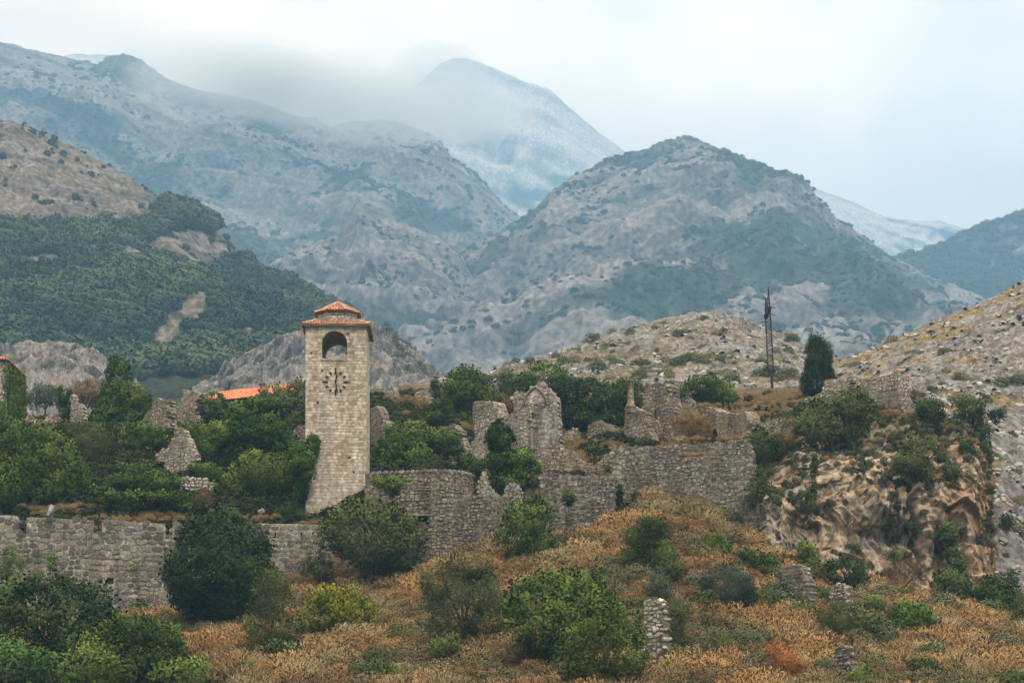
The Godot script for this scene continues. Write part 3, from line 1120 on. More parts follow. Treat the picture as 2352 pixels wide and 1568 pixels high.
func build_cliff() -> void:
	var bend := func(p: Vector3, u: float, v: float, k: float) -> Vector3:
		var side := maxf(0.0, u - 2215.0) / 100.0
		p.z -= side * side * 7.0
		var w := clampf(k * 1.5, 0.3, 1.0) * clampf((5.0 - k) * 1.5, 0.1, 1.0)
		var wx := p.x + relief(p, 6.0) * 1.6 + p.y * 0.18
		var flute := rid.get_noise_3d(wx * 30.0, p.y * 5.0, p.z * 8.0)
		var cut := rid.get_noise_3d(wx * 75.0, p.y * 16.0, p.z * 20.0)
		p.z += exp(-pow((u - 1752.0) / 42.0, 2.0)) * smoothstep(1090.0, 1190.0, v) * 4.0
		var h := relief(p, 8.0) * 1.1 + flute * 1.2 + cut * 0.35 + blocks(Vector3(wx, p.y * 0.5, p.z), 1.9) * 0.42 + blocks(Vector3(wx, p.y * 0.55, p.z), 0.75) * 0.2 + relief(p, 0.7) * 0.12
		h -= exp(-pow((u - 2178.0) / 26.0, 2.0)) * smoothstep(1180.0, 1250.0, v) * 3.2
		h -= exp(-pow((u - 2060.0) / 60.0, 2.0) - pow((v - 1240.0) / 30.0, 2.0)) * 1.8
		return p + Vector3(0.15, 0.25, 1.0) * (h * w)
	var paint := func(p: Vector3, u: float, v: float, n: Vector3) -> Color:
		var wx := p.x + relief(p, 6.0) * 1.6 + p.y * 0.18
		var f := fbm.get_noise_3d(wx * 110.0, p.y * 26.0, p.z * 60.0) * 1.4
		var g := relief(p, 5.0)
		var c := L(0.52, 0.425, 0.31).lerp(L(0.3, 0.24, 0.175), clampf(0.4 + f * 0.9, 0, 1))
		c *= 1.0 + 0.22 * blocks(Vector3(wx, p.y * 0.5, p.z), 1.1)
		c = c.lerp(L(0.36, 0.34, 0.31), clampf(g * 2.2 + 0.45 - (v - 1080.0) / 240.0 + f * 0.4, 0, 1) * 0.9)
		c = c.lerp(L(0.46, 0.29, 0.155), clampf((u - 2130.0) / 110.0 + relief(p, 3.5) * 1.8 - 0.35, 0, 1) * 0.65)
		c = c.lerp(L(0.09, 0.08, 0.07), clampf(fbm.get_noise_3d(p.x * 42.0, p.y * 8.0, p.z * 30.0) * 3.0 - 0.6, 0, 1) * 0.38)
		var scrub := clampf((1055.0 - v) / 70.0 + relief(p, 4.0) * 1.6, 0, 1)
		return c.lerp(L(0.17, 0.13, 0.065).lerp(L(0.08, 0.08, 0.04), clampf(0.5 + f, 0, 1)), scrub * clampf(n.y * 2.5 + 0.2, 0, 1) * 0.9)
	var face := [[178, "1690,1012 1720,1008 1760,985 1850,935 2010,942 2090,946 2150,962 2230,985 2290,1020 2330,1060"], [170, "1690,1050 1760,1046 1850,1005 2000,1012 2100,1022 2200,1035 2290,1082 2330,1120"], [162, "1690,1100 1760,1104 1850,1082 2000,1070 2100,1068 2200,1090 2280,1140 2330,1180"], [158, "1690,1160 1800,1165 2000,1150 2200,1175 2330,1235"], [157, "1690,1215 1800,1245 1950,1280 2100,1295 2200,1320 2330,1345"], [153, "1690,1255 1800,1320 1950,1355 2100,1375 2200,1395 2330,1420"]]
	loft("cliff", face, 1690, 2330, 360, [24, 44, 50, 60, 40], bend, paint, mats.near_rock)
	cliff_growth(face, bend)


func cliff_growth(face: Array, bend: Callable) -> void:
	# dry grass and scrub on the shelves of the cliff
	var rows := rows_of(face)
	var where := [[], []]
	var tint := [PackedColorArray(), PackedColorArray()]
	for i in 2600:
		var u := rr(1700, 2300)
		var kk := pow(rng.randf(), 1.6) * 3.6
		var e := on_rows(rows, u, kk, bend)
		var p: Vector3 = e[0]
		if relief(p, 5.0) + relief(p, 1.5) * 0.5 < rr(-0.5, 0.1) + kk * 0.14 - 0.1:
			continue
		var k := 0 if rng.randf() < 0.6 else 1
		var s := rr(0.18, 0.5) if k == 0 else rr(0.25, 0.6)
		where[k].append(Transform3D(Basis(Vector3.UP, rr(0, TAU)).scaled(Vector3(s, s, s)), p + Vector3(0, 0, 0.1)))
		tint[k].append((L(0.32, 0.23, 0.11) if rng.randf() < 0.6 else L(0.2, 0.175, 0.08)) * rr(0.8, 1.15) if k == 0 else L(0.045, 0.058, 0.026) * rr(0.7, 1.5))
	tag(scatter(self, "cliff_grass", clumps.tuft1, mats.leaf, where[0], tint[0]), "dry grass hanging on the shelves of the cliff", "grass", "", "stuff")
	tag(scatter(self, "cliff_scrub", clumps.blob, mats.leaf, where[1], tint[1]), "dark scrub rooted on the shelves of the cliff", "scrub", "", "stuff")


# ---------------------------------------------------------------- the clock tower
func roof_tiles(m: MB, a: Vector3, b: Vector3, c: Vector3, d: Vector3, step: float, piece: float, tones: Array) -> void:
	# rows of barrel tiles from the eave a-b up to the ridge d-c, cut along the hips
	var e := (b - a).normalized()
	var w := a.distance_to(b)
	var rise := (c + d) * 0.5 - (a + b) * 0.5
	var s := (rise - e * rise.dot(e)).normalized()
	var h := (d - a).dot(s)
	var xd := (d - a).dot(e)
	var xc := w - (c - a).dot(e)
	var n := e.cross(s).normalized()
	if n.y < 0.0:
		n = -n
	m.face(a, b, c, d, (a + b + c + d) * 0.25 - n, tones[0] * 0.75)
	var count := maxi(2, int(w / step))
	for i in count:
		var x := w * (i + 0.5) / count
		var len := h
		if x < xd:
			len = minf(len, h * x / maxf(xd, 1e-3))
		if w - x < xc:
			len = minf(len, h * (w - x) / maxf(xc, 1e-3))
		var r := w / count * 0.36
		var t := -0.05
		while t < len - 0.03:
			var t1 := minf(t + piece, len)
			var col: Color = tones[rng.randi() % tones.size()] * rr(0.8, 1.15)
			var p0 := a + e * x + s * t + n * 0.03
			var p1 := a + e * x + s * (t1 + 0.03) + n * 0.005
			var k := 4
			for q in k:
				var t0 := PI * q / k
				var t2 := PI * (q + 1) / k
				var n0 := e * cos(t0) + n * sin(t0)
				var n1 := e * cos(t2) + n * sin(t2)
				m.tri3(p0 + n0 * r, p0 + n1 * r, p1 + n1 * r * 0.85, n0, n1, n1, col, col, col)
				m.tri3(p0 + n0 * r, p1 + n1 * r * 0.85, p1 + n0 * r * 0.85, n0, n1, n0, col, col, col)
				m.tri(p0, p0 + n0 * r, p0 + n1 * r, -s, col * 0.6)
			t = t1


func ridge_tiles(m: MB, a: Vector3, b: Vector3, r: float, tones: Array) -> void:
	var n := maxi(1, int(a.distance_to(b) / 0.36))
	for i in n:
		var col: Color = tones[rng.randi() % tones.size()] * rr(0.85, 1.15)
		m.tube(a.lerp(b, (i + 0.0) / n), a.lerp(b, (i + 1.08) / n), r * 1.1, r * 0.9, 7, col, true)


func build_tower() -> void:
	var tones := [L(0.38, 0.18, 0.115), L(0.33, 0.15, 0.1), L(0.42, 0.255, 0.175), L(0.26, 0.145, 0.105), L(0.4, 0.29, 0.21)]
	var b := at(771.5, 1222, 160)
	var root := thing("clock_tower", "tall square cream stone clock tower with a red tiled roof", "clock tower", b, 0.022)
	var H := (HY - 748.0) / 30.0 - (HY - 1222.0) / 30.0
	var w := 2.34
	var mortar := L(0.46, 0.395, 0.3)
	var arch := PackedVector2Array()
	var cx := -0.12
	var sill := (HY - 825.0) / 30.0 - (HY - 1222.0) / 30.0
	arch.append(Vector2(cx - 0.965, sill))
	arch.append(Vector2(cx + 0.965, sill))
	for i in 15:
		var t := PI * i / 14
		arch.append(Vector2(cx + cos(t) * 0.965, sill + 1.22 + sin(t) * 0.95))
	var face_poly := PackedVector2Array([Vector2(-w, -1), Vector2(w, -1), Vector2(w, H), Vector2(-w, H)])
	var pits := []
	for s in ["0.9,15.2", "-1.9,13.7", "-1.05,12.35", "1.55,11.7", "-1.4,9.9", "-0.9,8.0", "1.0,5.7", "1.35,4.6", "-1.2,9.1"]:
		var f: PackedFloat64Array = s.split_floats(",")
		var q := Vector2(f[0], f[1])
		pits.append(PackedVector2Array([q + Vector2(-0.08, -0.08), q + Vector2(0.08, -0.08), q + Vector2(0.08, 0.08), q + Vector2(-0.08, 0.08)]))
	var core := MB.new()
	for pc in cut_holes(face_poly, [arch] + pits):
		slab(core, pc, 0.0, -0.45, mortar)
	for pc in cut_holes(face_poly, [arch]):
		slab(core, pc, -0.45, -2.0 * w, mortar * 0.95)
	put(root, "tower_core", core.mesh(), mats.ashlar)
	# the arch is dressed with wedge stones
	var list := []
	var widen := PackedVector2Array()
	var mid := Vector2(cx, sill + 1.0)
	for p in arch:
		widen.append(mid + (p - mid) * 1.02)
	lay(list, face_poly, [widen] + pits, 0.46, 0.23, 0.016, 0.018, func(x, y): return Transform3D(Basis(), Vector3(x, y, 0)), 0.985, true)
	commit_stones(root, list, "cream", mats.ashlar, 300)
	var side := []
	for sg in [1.0, -1.0]:
		lay(side, PackedVector2Array([Vector2(0, -1), Vector2(2 * w, -1), Vector2(2 * w, H), Vector2(0, H)]), [], 0.46, 0.23, 0.016, 0.018, func(x, y): return Transform3D(Basis(Vector3.UP, PI * 0.5 * sg), Vector3(w * sg, y, -x)), 0.98, true)
	var sm := MB.new()
	for e in side:
		sm.add(stone_sets.cream[rng.randi() % 20][0], e[1])
	put(root, "side_stones", sm.mesh(), mats.ashlar).set_meta("kind", "stuff")
	for i in 11:
		var t := PI * (i + 0.5) / 11
		var ws := put(root, "arch_stone", stone_sets.cream[i][1], mats.ashlar)
		ws.transform = Transform3D(Basis(Vector3(0, 0, 1), t - PI * 0.5).scaled_local(Vector3(0.29, 0.2, 0.3)), Vector3(cx + cos(t) * 1.07, sill + 1.22 + sin(t) * 1.06, -0.115))
	var sl := MB.new()
	sl.box(Transform3D(Basis(), Vector3(cx, sill - 0.05, -0.1)), Vector3(2.05, 0.1, 0.3), L(0.42, 0.38, 0.3))
	put(root, "window_sill", sl.mesh(), mats.ashlar)
	# a low dark gabled cover on the belfry floor
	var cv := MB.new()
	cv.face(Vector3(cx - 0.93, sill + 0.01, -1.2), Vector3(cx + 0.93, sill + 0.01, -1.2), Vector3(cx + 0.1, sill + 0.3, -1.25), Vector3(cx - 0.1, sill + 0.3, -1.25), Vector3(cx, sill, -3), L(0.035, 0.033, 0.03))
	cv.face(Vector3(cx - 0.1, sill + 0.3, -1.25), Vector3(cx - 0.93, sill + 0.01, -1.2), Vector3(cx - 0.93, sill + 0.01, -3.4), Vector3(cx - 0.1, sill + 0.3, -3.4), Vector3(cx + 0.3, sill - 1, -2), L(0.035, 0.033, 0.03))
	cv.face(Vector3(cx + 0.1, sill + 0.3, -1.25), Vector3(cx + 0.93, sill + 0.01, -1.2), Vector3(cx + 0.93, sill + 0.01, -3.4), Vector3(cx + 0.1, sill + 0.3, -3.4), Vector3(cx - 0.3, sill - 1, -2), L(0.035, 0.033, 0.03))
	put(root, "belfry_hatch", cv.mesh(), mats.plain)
	# the clock: strokes and two hands straight on the masonry
	var clock := Node3D.new()
	clock.name = "clock"
	root.add_child(clock, true)
	clock.position = Vector3(-0.03, (1222.0 - 877.0) / 30.0, 0.05)
	clock.set_meta("label", "clock of black strokes and hands without a dial")
	var black := L(0.022, 0.021, 0.02)
	for i in 12:
		var mk := MB.new()
		var long := i % 3 == 0
		var t := TAU * i / 12
		var bt := Basis(Vector3(0, 0, 1), -t)
		mk.box(Transform3D(bt, bt * Vector3(0, 0.76, 0)), Vector3(0.115, 0.33 if long else 0.22, 0.06), black)
		if long:
			mk.box(Transform3D(bt * Basis(Vector3(0, 0, 1), PI / 4), bt * Vector3(0, 1.01, 0)), Vector3(0.09, 0.09, 0.06), black)
		put(clock, "hour_mark", mk.mesh(), mats.plain)
	for hd in [["hour_hand", 11.0, 0.6, 0.12], ["minute_hand", 170.0, 0.8, 0.085]]:
		var hm := MB.new()
		var bt := Basis(Vector3(0, 0, 1), -deg_to_rad(hd[1]))
		var l: float = hd[2]
		var q: float = hd[3]
		var o := Vector3(0, 0, 0.07)
		hm.box(Transform3D(bt, bt * Vector3(0, l * 0.42, 0) + o), Vector3(q * 0.7, l, 0.03), black)
		hm.box(Transform3D(bt, bt * Vector3(0, l * 0.66, 0) + o), Vector3(q, l * 0.4, 0.034), black)
		hm.tube(o, o + Vector3(0, 0, 0.06), 0.09, 0.07, 8, black, true)
		put(clock, hd[0], hm.mesh(), mats.plain)
	# the lower roof: a tiled skirt round the drum
	var ov := w + 0.28
	var cz := -w
	var ey := H + 0.06
	var ty := 16.16 - 22.83 + 22.83 - (1222.0 - 1215.0) / 30.0 + 0.45
	var wood := MB.new()
	for k in 4:
		var bt := Basis(Vector3.UP, PI * 0.5 * k)
		wood.box(Transform3D(bt, Vector3(0, H - 0.02, cz) + bt * Vector3(0, 0, w + 0.14)), Vector3(2.0 * ov, 0.07, 0.27), L(0.2, 0.17, 0.12))
		wood.box(Transform3D(bt, Vector3(0, H - 0.08, cz) + bt * Vector3(0, 0, w + 0.05)), Vector3(2.0 * w + 0.16, 0.06, 0.1), L(0.33, 0.28, 0.2))
	put(root, "eave_boards", wood.mesh(), mats.plain)
	var lower := Node3D.new()
	lower.name = "lower_roof"
	root.add_child(lower, true)
	var tm := MB.new()
	var rm := MB.new()
	var tr := 1.5
	for k in 4:
		var bt := Basis(Vector3.UP, PI * 0.5 * k)
		var o := Vector3(0, 0, cz)
		var a := o + bt * Vector3(-ov, 0, ov) + Vector3(0, ey, 0)
		var bb := o + bt * Vector3(ov, 0, ov) + Vector3(0, ey, 0)
		var c := o + bt * Vector3(tr, 0, tr) + Vector3(0, ty, 0)
		var d := o + bt * Vector3(-tr, 0, tr) + Vector3(0, ty, 0)
		roof_tiles(tm, a, bb, c, d, 0.2, 0.4, tones)
		ridge_tiles(rm, bb + Vector3(0, 0.05, 0), c + Vector3(0, 0.05, 0), 0.1, tones)
	put(lower, "roof_tiles", tm.mesh(), mats.plain).set_meta("kind", "stuff")
	put(lower, "hip_tiles", rm.mesh(), mats.plain).set_meta("kind", "stuff")
	# the eight-sided drum
	var drum := Node3D.new()
	drum.name = "drum"
	root.add_child(drum, true)
	var dy0 := ty - 0.25
	var dy1 := (1222.0 - 714.0) / 30.0 + 0.19
	var dm := MB.new()
	var dl := []
	var cr := tr / cos(PI / 8)
	for k in 8:
		var t0 := TAU * (k - 0.5) / 8
		var t1 := TAU * (k + 0.5) / 8
		var p0 := Vector3(sin(t0) * cr, 0, cz + cos(t0) * cr)
		var p1 := Vector3(sin(t1) * cr, 0, cz + cos(t1) * cr)
		dm.face(p0 + Vector3(0, dy0, 0), p1 + Vector3(0, dy0, 0), p1 + Vector3(0, dy1, 0), p0 + Vector3(0, dy1, 0), Vector3(0, dy0, cz), mortar)
		var bt := Basis(Vector3.UP, TAU * k / 8)
		var fw := p0.distance_to(p1) * 0.5
		lay(dl, PackedVector2Array([Vector2(-fw, dy0), Vector2(fw, dy0), Vector2(fw, dy1), Vector2(-fw, dy1)]), [], 0.42, 0.24, 0.02, 0.012, func(x, y): return Transform3D(bt, Vector3(0, y, cz) + bt * Vector3(x, 0, tr)), 1.0, true)
	put(drum, "drum_core", dm.mesh(), mats.mortar)
	commit_stones(drum, dl, "cream", mats.ashlar, 120)
	var cap := Node3D.new()
	cap.name = "upper_roof"
	root.add_child(cap, true)
	var um := MB.new()
	var uh := MB.new()
	var ew := MB.new()
	var er := (tr + 0.26) / cos(PI / 8)
	var apex := Vector3(0, (1222.0 - 691.0) / 30.0 + 0.44, cz)
	for k in 8:
		var t0 := TAU * (k - 0.5) / 8
		var t1 := TAU * (k + 0.5) / 8
		var p0 := Vector3(sin(t0) * er, dy1 + 0.04, cz + cos(t0) * er)
		var p1 := Vector3(sin(t1) * er, dy1 + 0.04, cz + cos(t1) * er)
		roof_tiles(um, p0, p1, apex, apex, 0.19, 0.4, tones)
		ridge_tiles(uh, p0 + Vector3(0, 0.06, 0), apex + Vector3(0, 0.05, 0), 0.085, tones)
		var q0 := Vector3(sin(t0) * cr * 0.98, dy1 - 0.03, cz + cos(t0) * cr * 0.98)
		var q1 := Vector3(sin(t1) * cr * 0.98, dy1 - 0.03, cz + cos(t1) * cr * 0.98)
		ew.face(q0, q1, p1 - Vector3(0, 0.03, 0), p0 - Vector3(0, 0.03, 0), apex, L(0.2, 0.16, 0.11))
	put(cap, "roof_tiles", um.mesh(), mats.plain).set_meta("kind", "stuff")
	put(cap, "hip_tiles", uh.mesh(), mats.plain).set_meta("kind", "stuff")
	put(cap, "eave_soffit", ew.mesh(), mats.plain)
	var fin := MB.new()
	fin.lathe(apex, PackedVector2Array([Vector2(0.16, -0.05), Vector2(0.13, 0.08), Vector2(0.0, 0.14)]), 8, tones[0])
	put(cap, "finial", fin.mesh(), mats.plain)


func build_bastion() -> void:
	# a straight wall that ends in a round corner
	var a := at(838, 0, 153.6)
	var b := at(985, 0, 152.5)
	var base_y := (HY - 1305.0) / F * 151.0
	var top_y := (HY - 1076.0) / F * 152.0
	var dir := (b - a)
	dir.y = 0
	var ln := dir.length()
	dir = dir.normalized()
	var nrm := Vector3(-dir.z, 0, dir.x)
	if nrm.z < 0:
		nrm = -nrm
	var r := 2.6
	var root := thing("round_bastion", "grey brown stone bastion with a rounded right corner beside the clock tower", "bastion", Vector3(b.x, base_y, b.z))
	var total := ln + r * PI * 0.75
	var where := func(s: float, y: float) -> Transform3D:
		var o := Vector3(b.x, base_y, b.z)
		if s < ln:
			var p := a + dir * s
			return Transform3D(Basis(dir, Vector3.UP, nrm), Vector3(p.x, base_y + y, p.z) - o)
		var t := (s - ln) / r
		var cen := b - nrm * r
		var n := nrm * cos(t) + dir * sin(t)
		var e := dir * cos(t) - nrm * sin(t)
		var p := cen + n * r
		return Transform3D(Basis(e, Vector3.UP, n), Vector3(p.x, base_y + y, p.z) - o)
	var h := top_y - base_y
	var mort := L(0.27, 0.235, 0.18)
	var m := MB.new()
	var hole_s := ln * 0.905
	var hole_y := (HY - 1195.0) / F * 152.7 - base_y
	var n := 48
	for i in n:
		var s0 := total * i / n
		var s1 := total * (i + 1) / n
		var f0: Transform3D = where.call(s0, 0.0)
		var f1: Transform3D = where.call(s1, 0.0)
		var up := Vector3(0, h, 0)
		var cuts := [0.0, h]
		if s1 > hole_s - 0.3 and s0 < hole_s + 0.3:
			cuts = [0.0, hole_y - 0.3, hole_y + 0.3, h]
		for k in range(0, cuts.size() - 1, 2):
			var u0 := Vector3(0, cuts[k], 0)
			var u1 := Vector3(0, cuts[k + 1], 0)
			m.tri3(f0.origin + u0, f1.origin + u0, f1.origin + u1, f0.basis.z, f1.basis.z, f1.basis.z, mort, mort, mort)
			m.tri3(f0.origin + u0, f1.origin + u1, f0.origin + u1, f0.basis.z, f1.basis.z, f0.basis.z, mort, mort, mort)
		if cuts.size() > 2:
			for q in [-0.3, 0.3]:
				var z := f0.basis.z * -1.2
				m.face(f0.origin + Vector3(0, hole_y + q, 0), f1.origin + Vector3(0, hole_y + q, 0), f1.origin + Vector3(0, hole_y + q, 0) + z, f0.origin + Vector3(0, hole_y + q, 0) + z, f0.origin + Vector3(0, hole_y + q * 3, 0), mort * 0.8)
		m.face(f0.origin + up, f1.origin + up, f1.origin + up - f1.basis.z * 1.2, f0.origin + up - f0.basis.z * 1.2, f0.origin, mort)
		m.face(f0.origin - f0.basis.z * 1.2, f1.origin - f1.basis.z * 1.2, f1.origin + up - f1.basis.z * 1.2, f0.origin + up - f0.basis.z * 1.2, f0.origin + f0.basis.z, mort)
	put(root, "mortar_core", m.mesh(), mats.mortar)
	var list := []
	var hp := PackedVector2Array([Vector2(hole_s - 0.32, hole_y - 0.3), Vector2(hole_s + 0.32, hole_y - 0.3), Vector2(hole_s + 0.32, hole_y + 0.3), Vector2(hole_s - 0.32, hole_y + 0.3)])
	lay(list, PackedVector2Array([Vector2(0, 0), Vector2(total, 0), Vector2(total, h - 0.22), Vector2(0, h - 0.22)]), [hp], 0.33, 0.24, 0.05, 0.04, where, 0.96)
	commit_stones(root, list, "rubble", mats.stone, 300)
	var cops := []
	var s := 0.0
	while s < total:
		var w := rr(0.3, 0.6)
		var t: Transform3D = where.call(s + w * 0.5, h - 0.08)
		cops.append([1.0, t * Transform3D(Basis().scaled(Vector3(w - 0.03, 0.28, 0.5)), Vector3(0, 0, -0.17))])
		s += w
	for e in cops:
		var o := put(root, "coping_stone", stone_sets.grey[rng.randi() % 20][1], mats.stone)
		o.transform = e[1]
	var li := MB.new()
	var lt: Transform3D = where.call(hole_s, hole_y + 0.38)
	li.box(Transform3D(lt.basis, lt.origin - lt.basis.z * 0.1), Vector3(0.95, 0.14, 0.35), L(0.4, 0.38, 0.33))
	put(root, "lintel", li.mesh(), mats.stone)


# ---------------------------------------------------------------- ruins
func build_ruins() -> void:
	var gm := L(0.46, 0.42, 0.335)
	var wm := L(0.37, 0.32, 0.245)
	var dm := L(0.24, 0.22, 0.18)
	# the long front wall with its gaps
	wall("front_wall", "long grey stone curtain wall with pale joints and square gaps at lower left", "wall", "", -60, 150, 560, 153, "-70,1184 40,1184 41,1224 60,1226 60,1188 140,1191 214,1195 214,1230 233,1232 233,1195 300,1199 378,1203 380,1236 394,1238 396,1202 470,1203 560,1203 560,1440 -70,1470", 1.6, 0.54, 0.37, "wall_grey", {"mortar": gm * 1.15, "gap": 0.05, "proud": 0.045, "jag": 0.06, "sink": 0.45, "holes": ["244,1327 260,1327 260,1341 244,1341"]})
	wall("low_wall", "low grey stone wall with small drain slits at the foot of the clock tower", "wall", "", 560, 153, 870, 155.5, "556,1201 640,1203 745,1206 790,1212 870,1215 870,1400 556,1430", 1.6, 0.5, 0.34, "wall_grey", {"mortar": gm * 1.1, "gap": 0.05, "proud": 0.045, "jag": 0.05, "sink": 0.45, "holes": ["630,1222 634,1222 634,1234 630,1234", "690,1222 694,1222 694,1233 690,1233", "716,1222 720,1222 720,1233 716,1233"]})
	# left of the tower
	wall("gabled_ruin", "pointed ruin gable with dark weather stains between ivy at left", "ruin", "", 350, 172, 450, 170, "399,983 417,985 423,1002 436,1028 446,1046 444,1078 432,1092 430,1150 378,1150 381,1096 378,1062 360,1060 358,1046 370,1031 381,1033 388,1015 399,1002", 0.9, 0.31, 0.23, "pale", {"mortar": wm, "holes": ["407,1089 411,1089 411,1094 407,1094"]})
	wall("ruin_footing", "low pale stone footing below the stained gable", "ruin", "", 410, 166, 490, 166, "412,1096 470,1098 490,1112 485,1150 415,1150", 0.8, 0.4, 0.28, "pale", {"mortar": gm})
	wall("ruined_stub", "brown stone stump with orange grass on its top at left", "ruin", "", 325, 184, 385, 182, "329,962 335,946 349,941 350,921 362,913 380,916 383,945 382,990 328,990", 1.2, 0.31, 0.23, "warm", {"mortar": wm})
	wall("toothed_ruin", "broken wall with two toothed peaks beside the orange roofed house", "ruin", "", 395, 187, 475, 185, "401,945 404,927 417,921 417,896 427,894 432,905 445,898 461,905 450,921 446,952 468,972 466,1000 401,1000", 0.8, 0.31, 0.23, "warm", {"mortar": wm})
	wall("slender_stub", "slender grey wall stub beside a column of ivy at far left", "ruin", "", 155, 190, 190, 189, "160,968 161,906 164,905 168,926 184,929 186,946 188,985 160,985", 0.7, 0.31, 0.23, "pale", {"mortar": wm})
	wall("rubble_wall", "low broken rubble wall right of the ivy covered house", "ruin", "", 55, 188, 145, 188, "56,962 68,956 84,964 100,966 108,954 125,951 138,958 138,1000 56,1000", 0.7, 0.31, 0.23, "warm", {"mortar": wm})
	wall("white_spike", "white stone spike poking out of the ivy mound", "ruin", "", 300, 189, 320, 189, "302,886 306,880 309,868 311,870 314,888 314,920 302,920", 0.4, 0.3, 0.25, "pale", {"mortar": gm})
	wall("garden_stub", "tiny stone post standing in the dry grass left of the tower foot", "ruin", "", 585, 160, 615, 160, "594,1206 597,1168 606,1167 608,1206", 0.4, 0.3, 0.22, "pale", {"mortar": wm})
	wall("hidden_wall", "fragment of wall between the ivy and the clock tower", "ruin", "", 660, 178, 712, 178, "672,1000 676,985 690,975 708,977 708,1040 672,1040", 0.7, 0.31, 0.23, "warm", {"mortar": wm})
	# between the tower and the church
	wall("leaning_ruin", "grey ruin with a rounded peak just right of the clock tower", "ruin", "", 845, 180, 900, 177, "851,941 857,935 864,932 872,941 877,966 886,968 892,980 896,992 896,1030 851,1030", 0.8, 0.32, 0.26, "grey", {"mortar": dm * 1.4})
	wall("far_ruin", "distant rubble wall in dry grass right of the clock face", "ruin", "", 880, 208, 912, 207, "881,910 883,895 892,893 897,887 905,896 908,912 912,930 881,930", 0.7, 0.31, 0.23, "pale", {"mortar": wm})
	wall("far_white_wall", "distant pale stone wall beside the little cypress", "ruin", "", 950, 206, 998, 205, "953,905 962,896 975,894 985,891 994,896 990,918 988,945 955,945", 0.7, 0.31, 0.23, "pale", {"mortar": gm})
	wall("pyramid_ruin", "dark triangular wall stump among bushes left of the tall pier", "ruin", "", 1020, 180, 1072, 178, "1026,1000 1030,978 1040,974 1050,984 1058,990 1061,1012 1067,1024 1068,1060 1026,1060", 0.8, 0.31, 0.23, "grey", {"mortar": dm * 1.3})
	wall("broken_pier", "tall broken pier of pale stone left of the church front", "ruin", "", 1080, 171, 1146, 168, "1085,934 1090,924 1100,922 1118,925 1132,926 1137,940 1143,960 1124,973 1118,1003 1116,1060 1113,1090 1098,1090 1085,1050 1082,1013 1090,1010", 1.3, 0.31, 0.23, "pale", {"mortar": gm * 0.9})
	var c := wall("ruined_church", "roofless church front with a pointed gable and a white plastered niche", "ruined church", "", 1150, 169, 1290, 167, "1152,956 1182,951 1177,912 1181,903 1189,898 1199,903 1212,901 1220,890 1229,884 1236,878 1241,875 1248,877 1250,884 1262,893 1270,904 1277,915 1279,937 1282,971 1285,1003 1288,1060 1285,1080 1215,1080 1190,1040 1160,1020", 1.0, 0.31, 0.23, "pale", {"mortar": L(0.36, 0.33, 0.28), "plaster": ["1208,920 1214,905 1222,896 1230,892 1240,899 1247,908 1252,920 1250,932 1232,929 1218,926", "1240,950 1276,940 1280,1000 1272,1030 1240,1026 1236,980", "1158,958 1184,954 1190,990 1170,1000 1160,990"], "plaster_color": L(0.4, 0.38, 0.34), "first_plaster": 1.7})
	church_trim(c)
	wall("broken_footing", "rubble heap and broken base under the church front", "ruin", "", 1210, 160, 1430, 158, "1228,1058 1262,1040 1276,1036 1316,1033 1330,1052 1345,1062 1362,1064 1400,1040 1418,1031 1424,1100 1228,1100", 1.0, 0.31, 0.23, "warm", {"mortar": wm})
	wall("low_doorway_wall", "low wall beside a dark doorway under the trees behind the church", "ruin", "", 1296, 177, 1335, 177, "1300,990 1316,984 1331,984 1332,1030 1300,1030", 0.8, 0.31, 0.23, "warm", {"mortar": wm})
	wall("hut_wall", "low gabled hut wall right of the dark doorway", "ruin", "", 1346, 177, 1434, 177, "1351,978 1373,966 1395,972 1427,986 1430,1030 1351,1030", 0.7, 0.31, 0.23, "warm", {"mortar": wm})
	wall("chimney_wall", "narrow ruined wall carrying a round chimney", "ruin", "", 1430, 170, 1500, 168, "1437,934 1461,936 1480,944 1490,990 1500,1014 1504,1040 1441,1040 1437,1000", 0.9, 0.31, 0.23, "warm", {"mortar": L(0.36, 0.31, 0.25)})
	wall("tower_ruin", "tall square ruin of brown rubble right of the chimney", "ruin", "", 1465, 173, 1550, 170, "1479,888 1484,880 1499,882 1513,878 1527,880 1531,915 1536,946 1539,996 1546,1016 1548,1045 1486,1045 1482,950 1478,934", 1.8, 0.31, 0.23, "warm", {"mortar": L(0.3, 0.26, 0.21), "holes": ["1504,942 1508,942 1508,962 1504,962"]})
	chimney()
	wall("spike_ruin", "leaning spike of grey wall right of the tall ruin", "ruin", "", 1555, 180, 1605, 179, "1558,968 1568,938 1580,913 1586,914 1592,923 1594,948 1602,970 1604,1010 1558,1010", 0.7, 0.31, 0.23, "grey", {"mortar": wm})
	wall("grass_topped_wall", "broad brown wall with dry yellow grass along its top", "ruin", "", 1590, 177, 1722, 171, "1592,936 1606,930 1622,934 1651,944 1670,951 1695,953 1708,944 1715,950 1718,972 1711,1003 1712,1040 1598,1040", 1.4, 0.31, 0.23, "warm", {"mortar": wm, "holes": ["1632,990 1644,984 1650,1000 1636,1006"]})
	wall("upper_terrace_wall", "upper terrace wall with a grassy ledge below the tall ruins", "wall", "", 1400, 160, 1735, 157, "1404,1034 1420,1030 1450,1026 1500,1026 1545,1022 1620,1018 1700,1010 1722,1014 1730,1050 1735,1110 1404,1110", 1.2, 0.31, 0.23, "dark", {"mortar": dm * 1.25, "jag": 0.12})
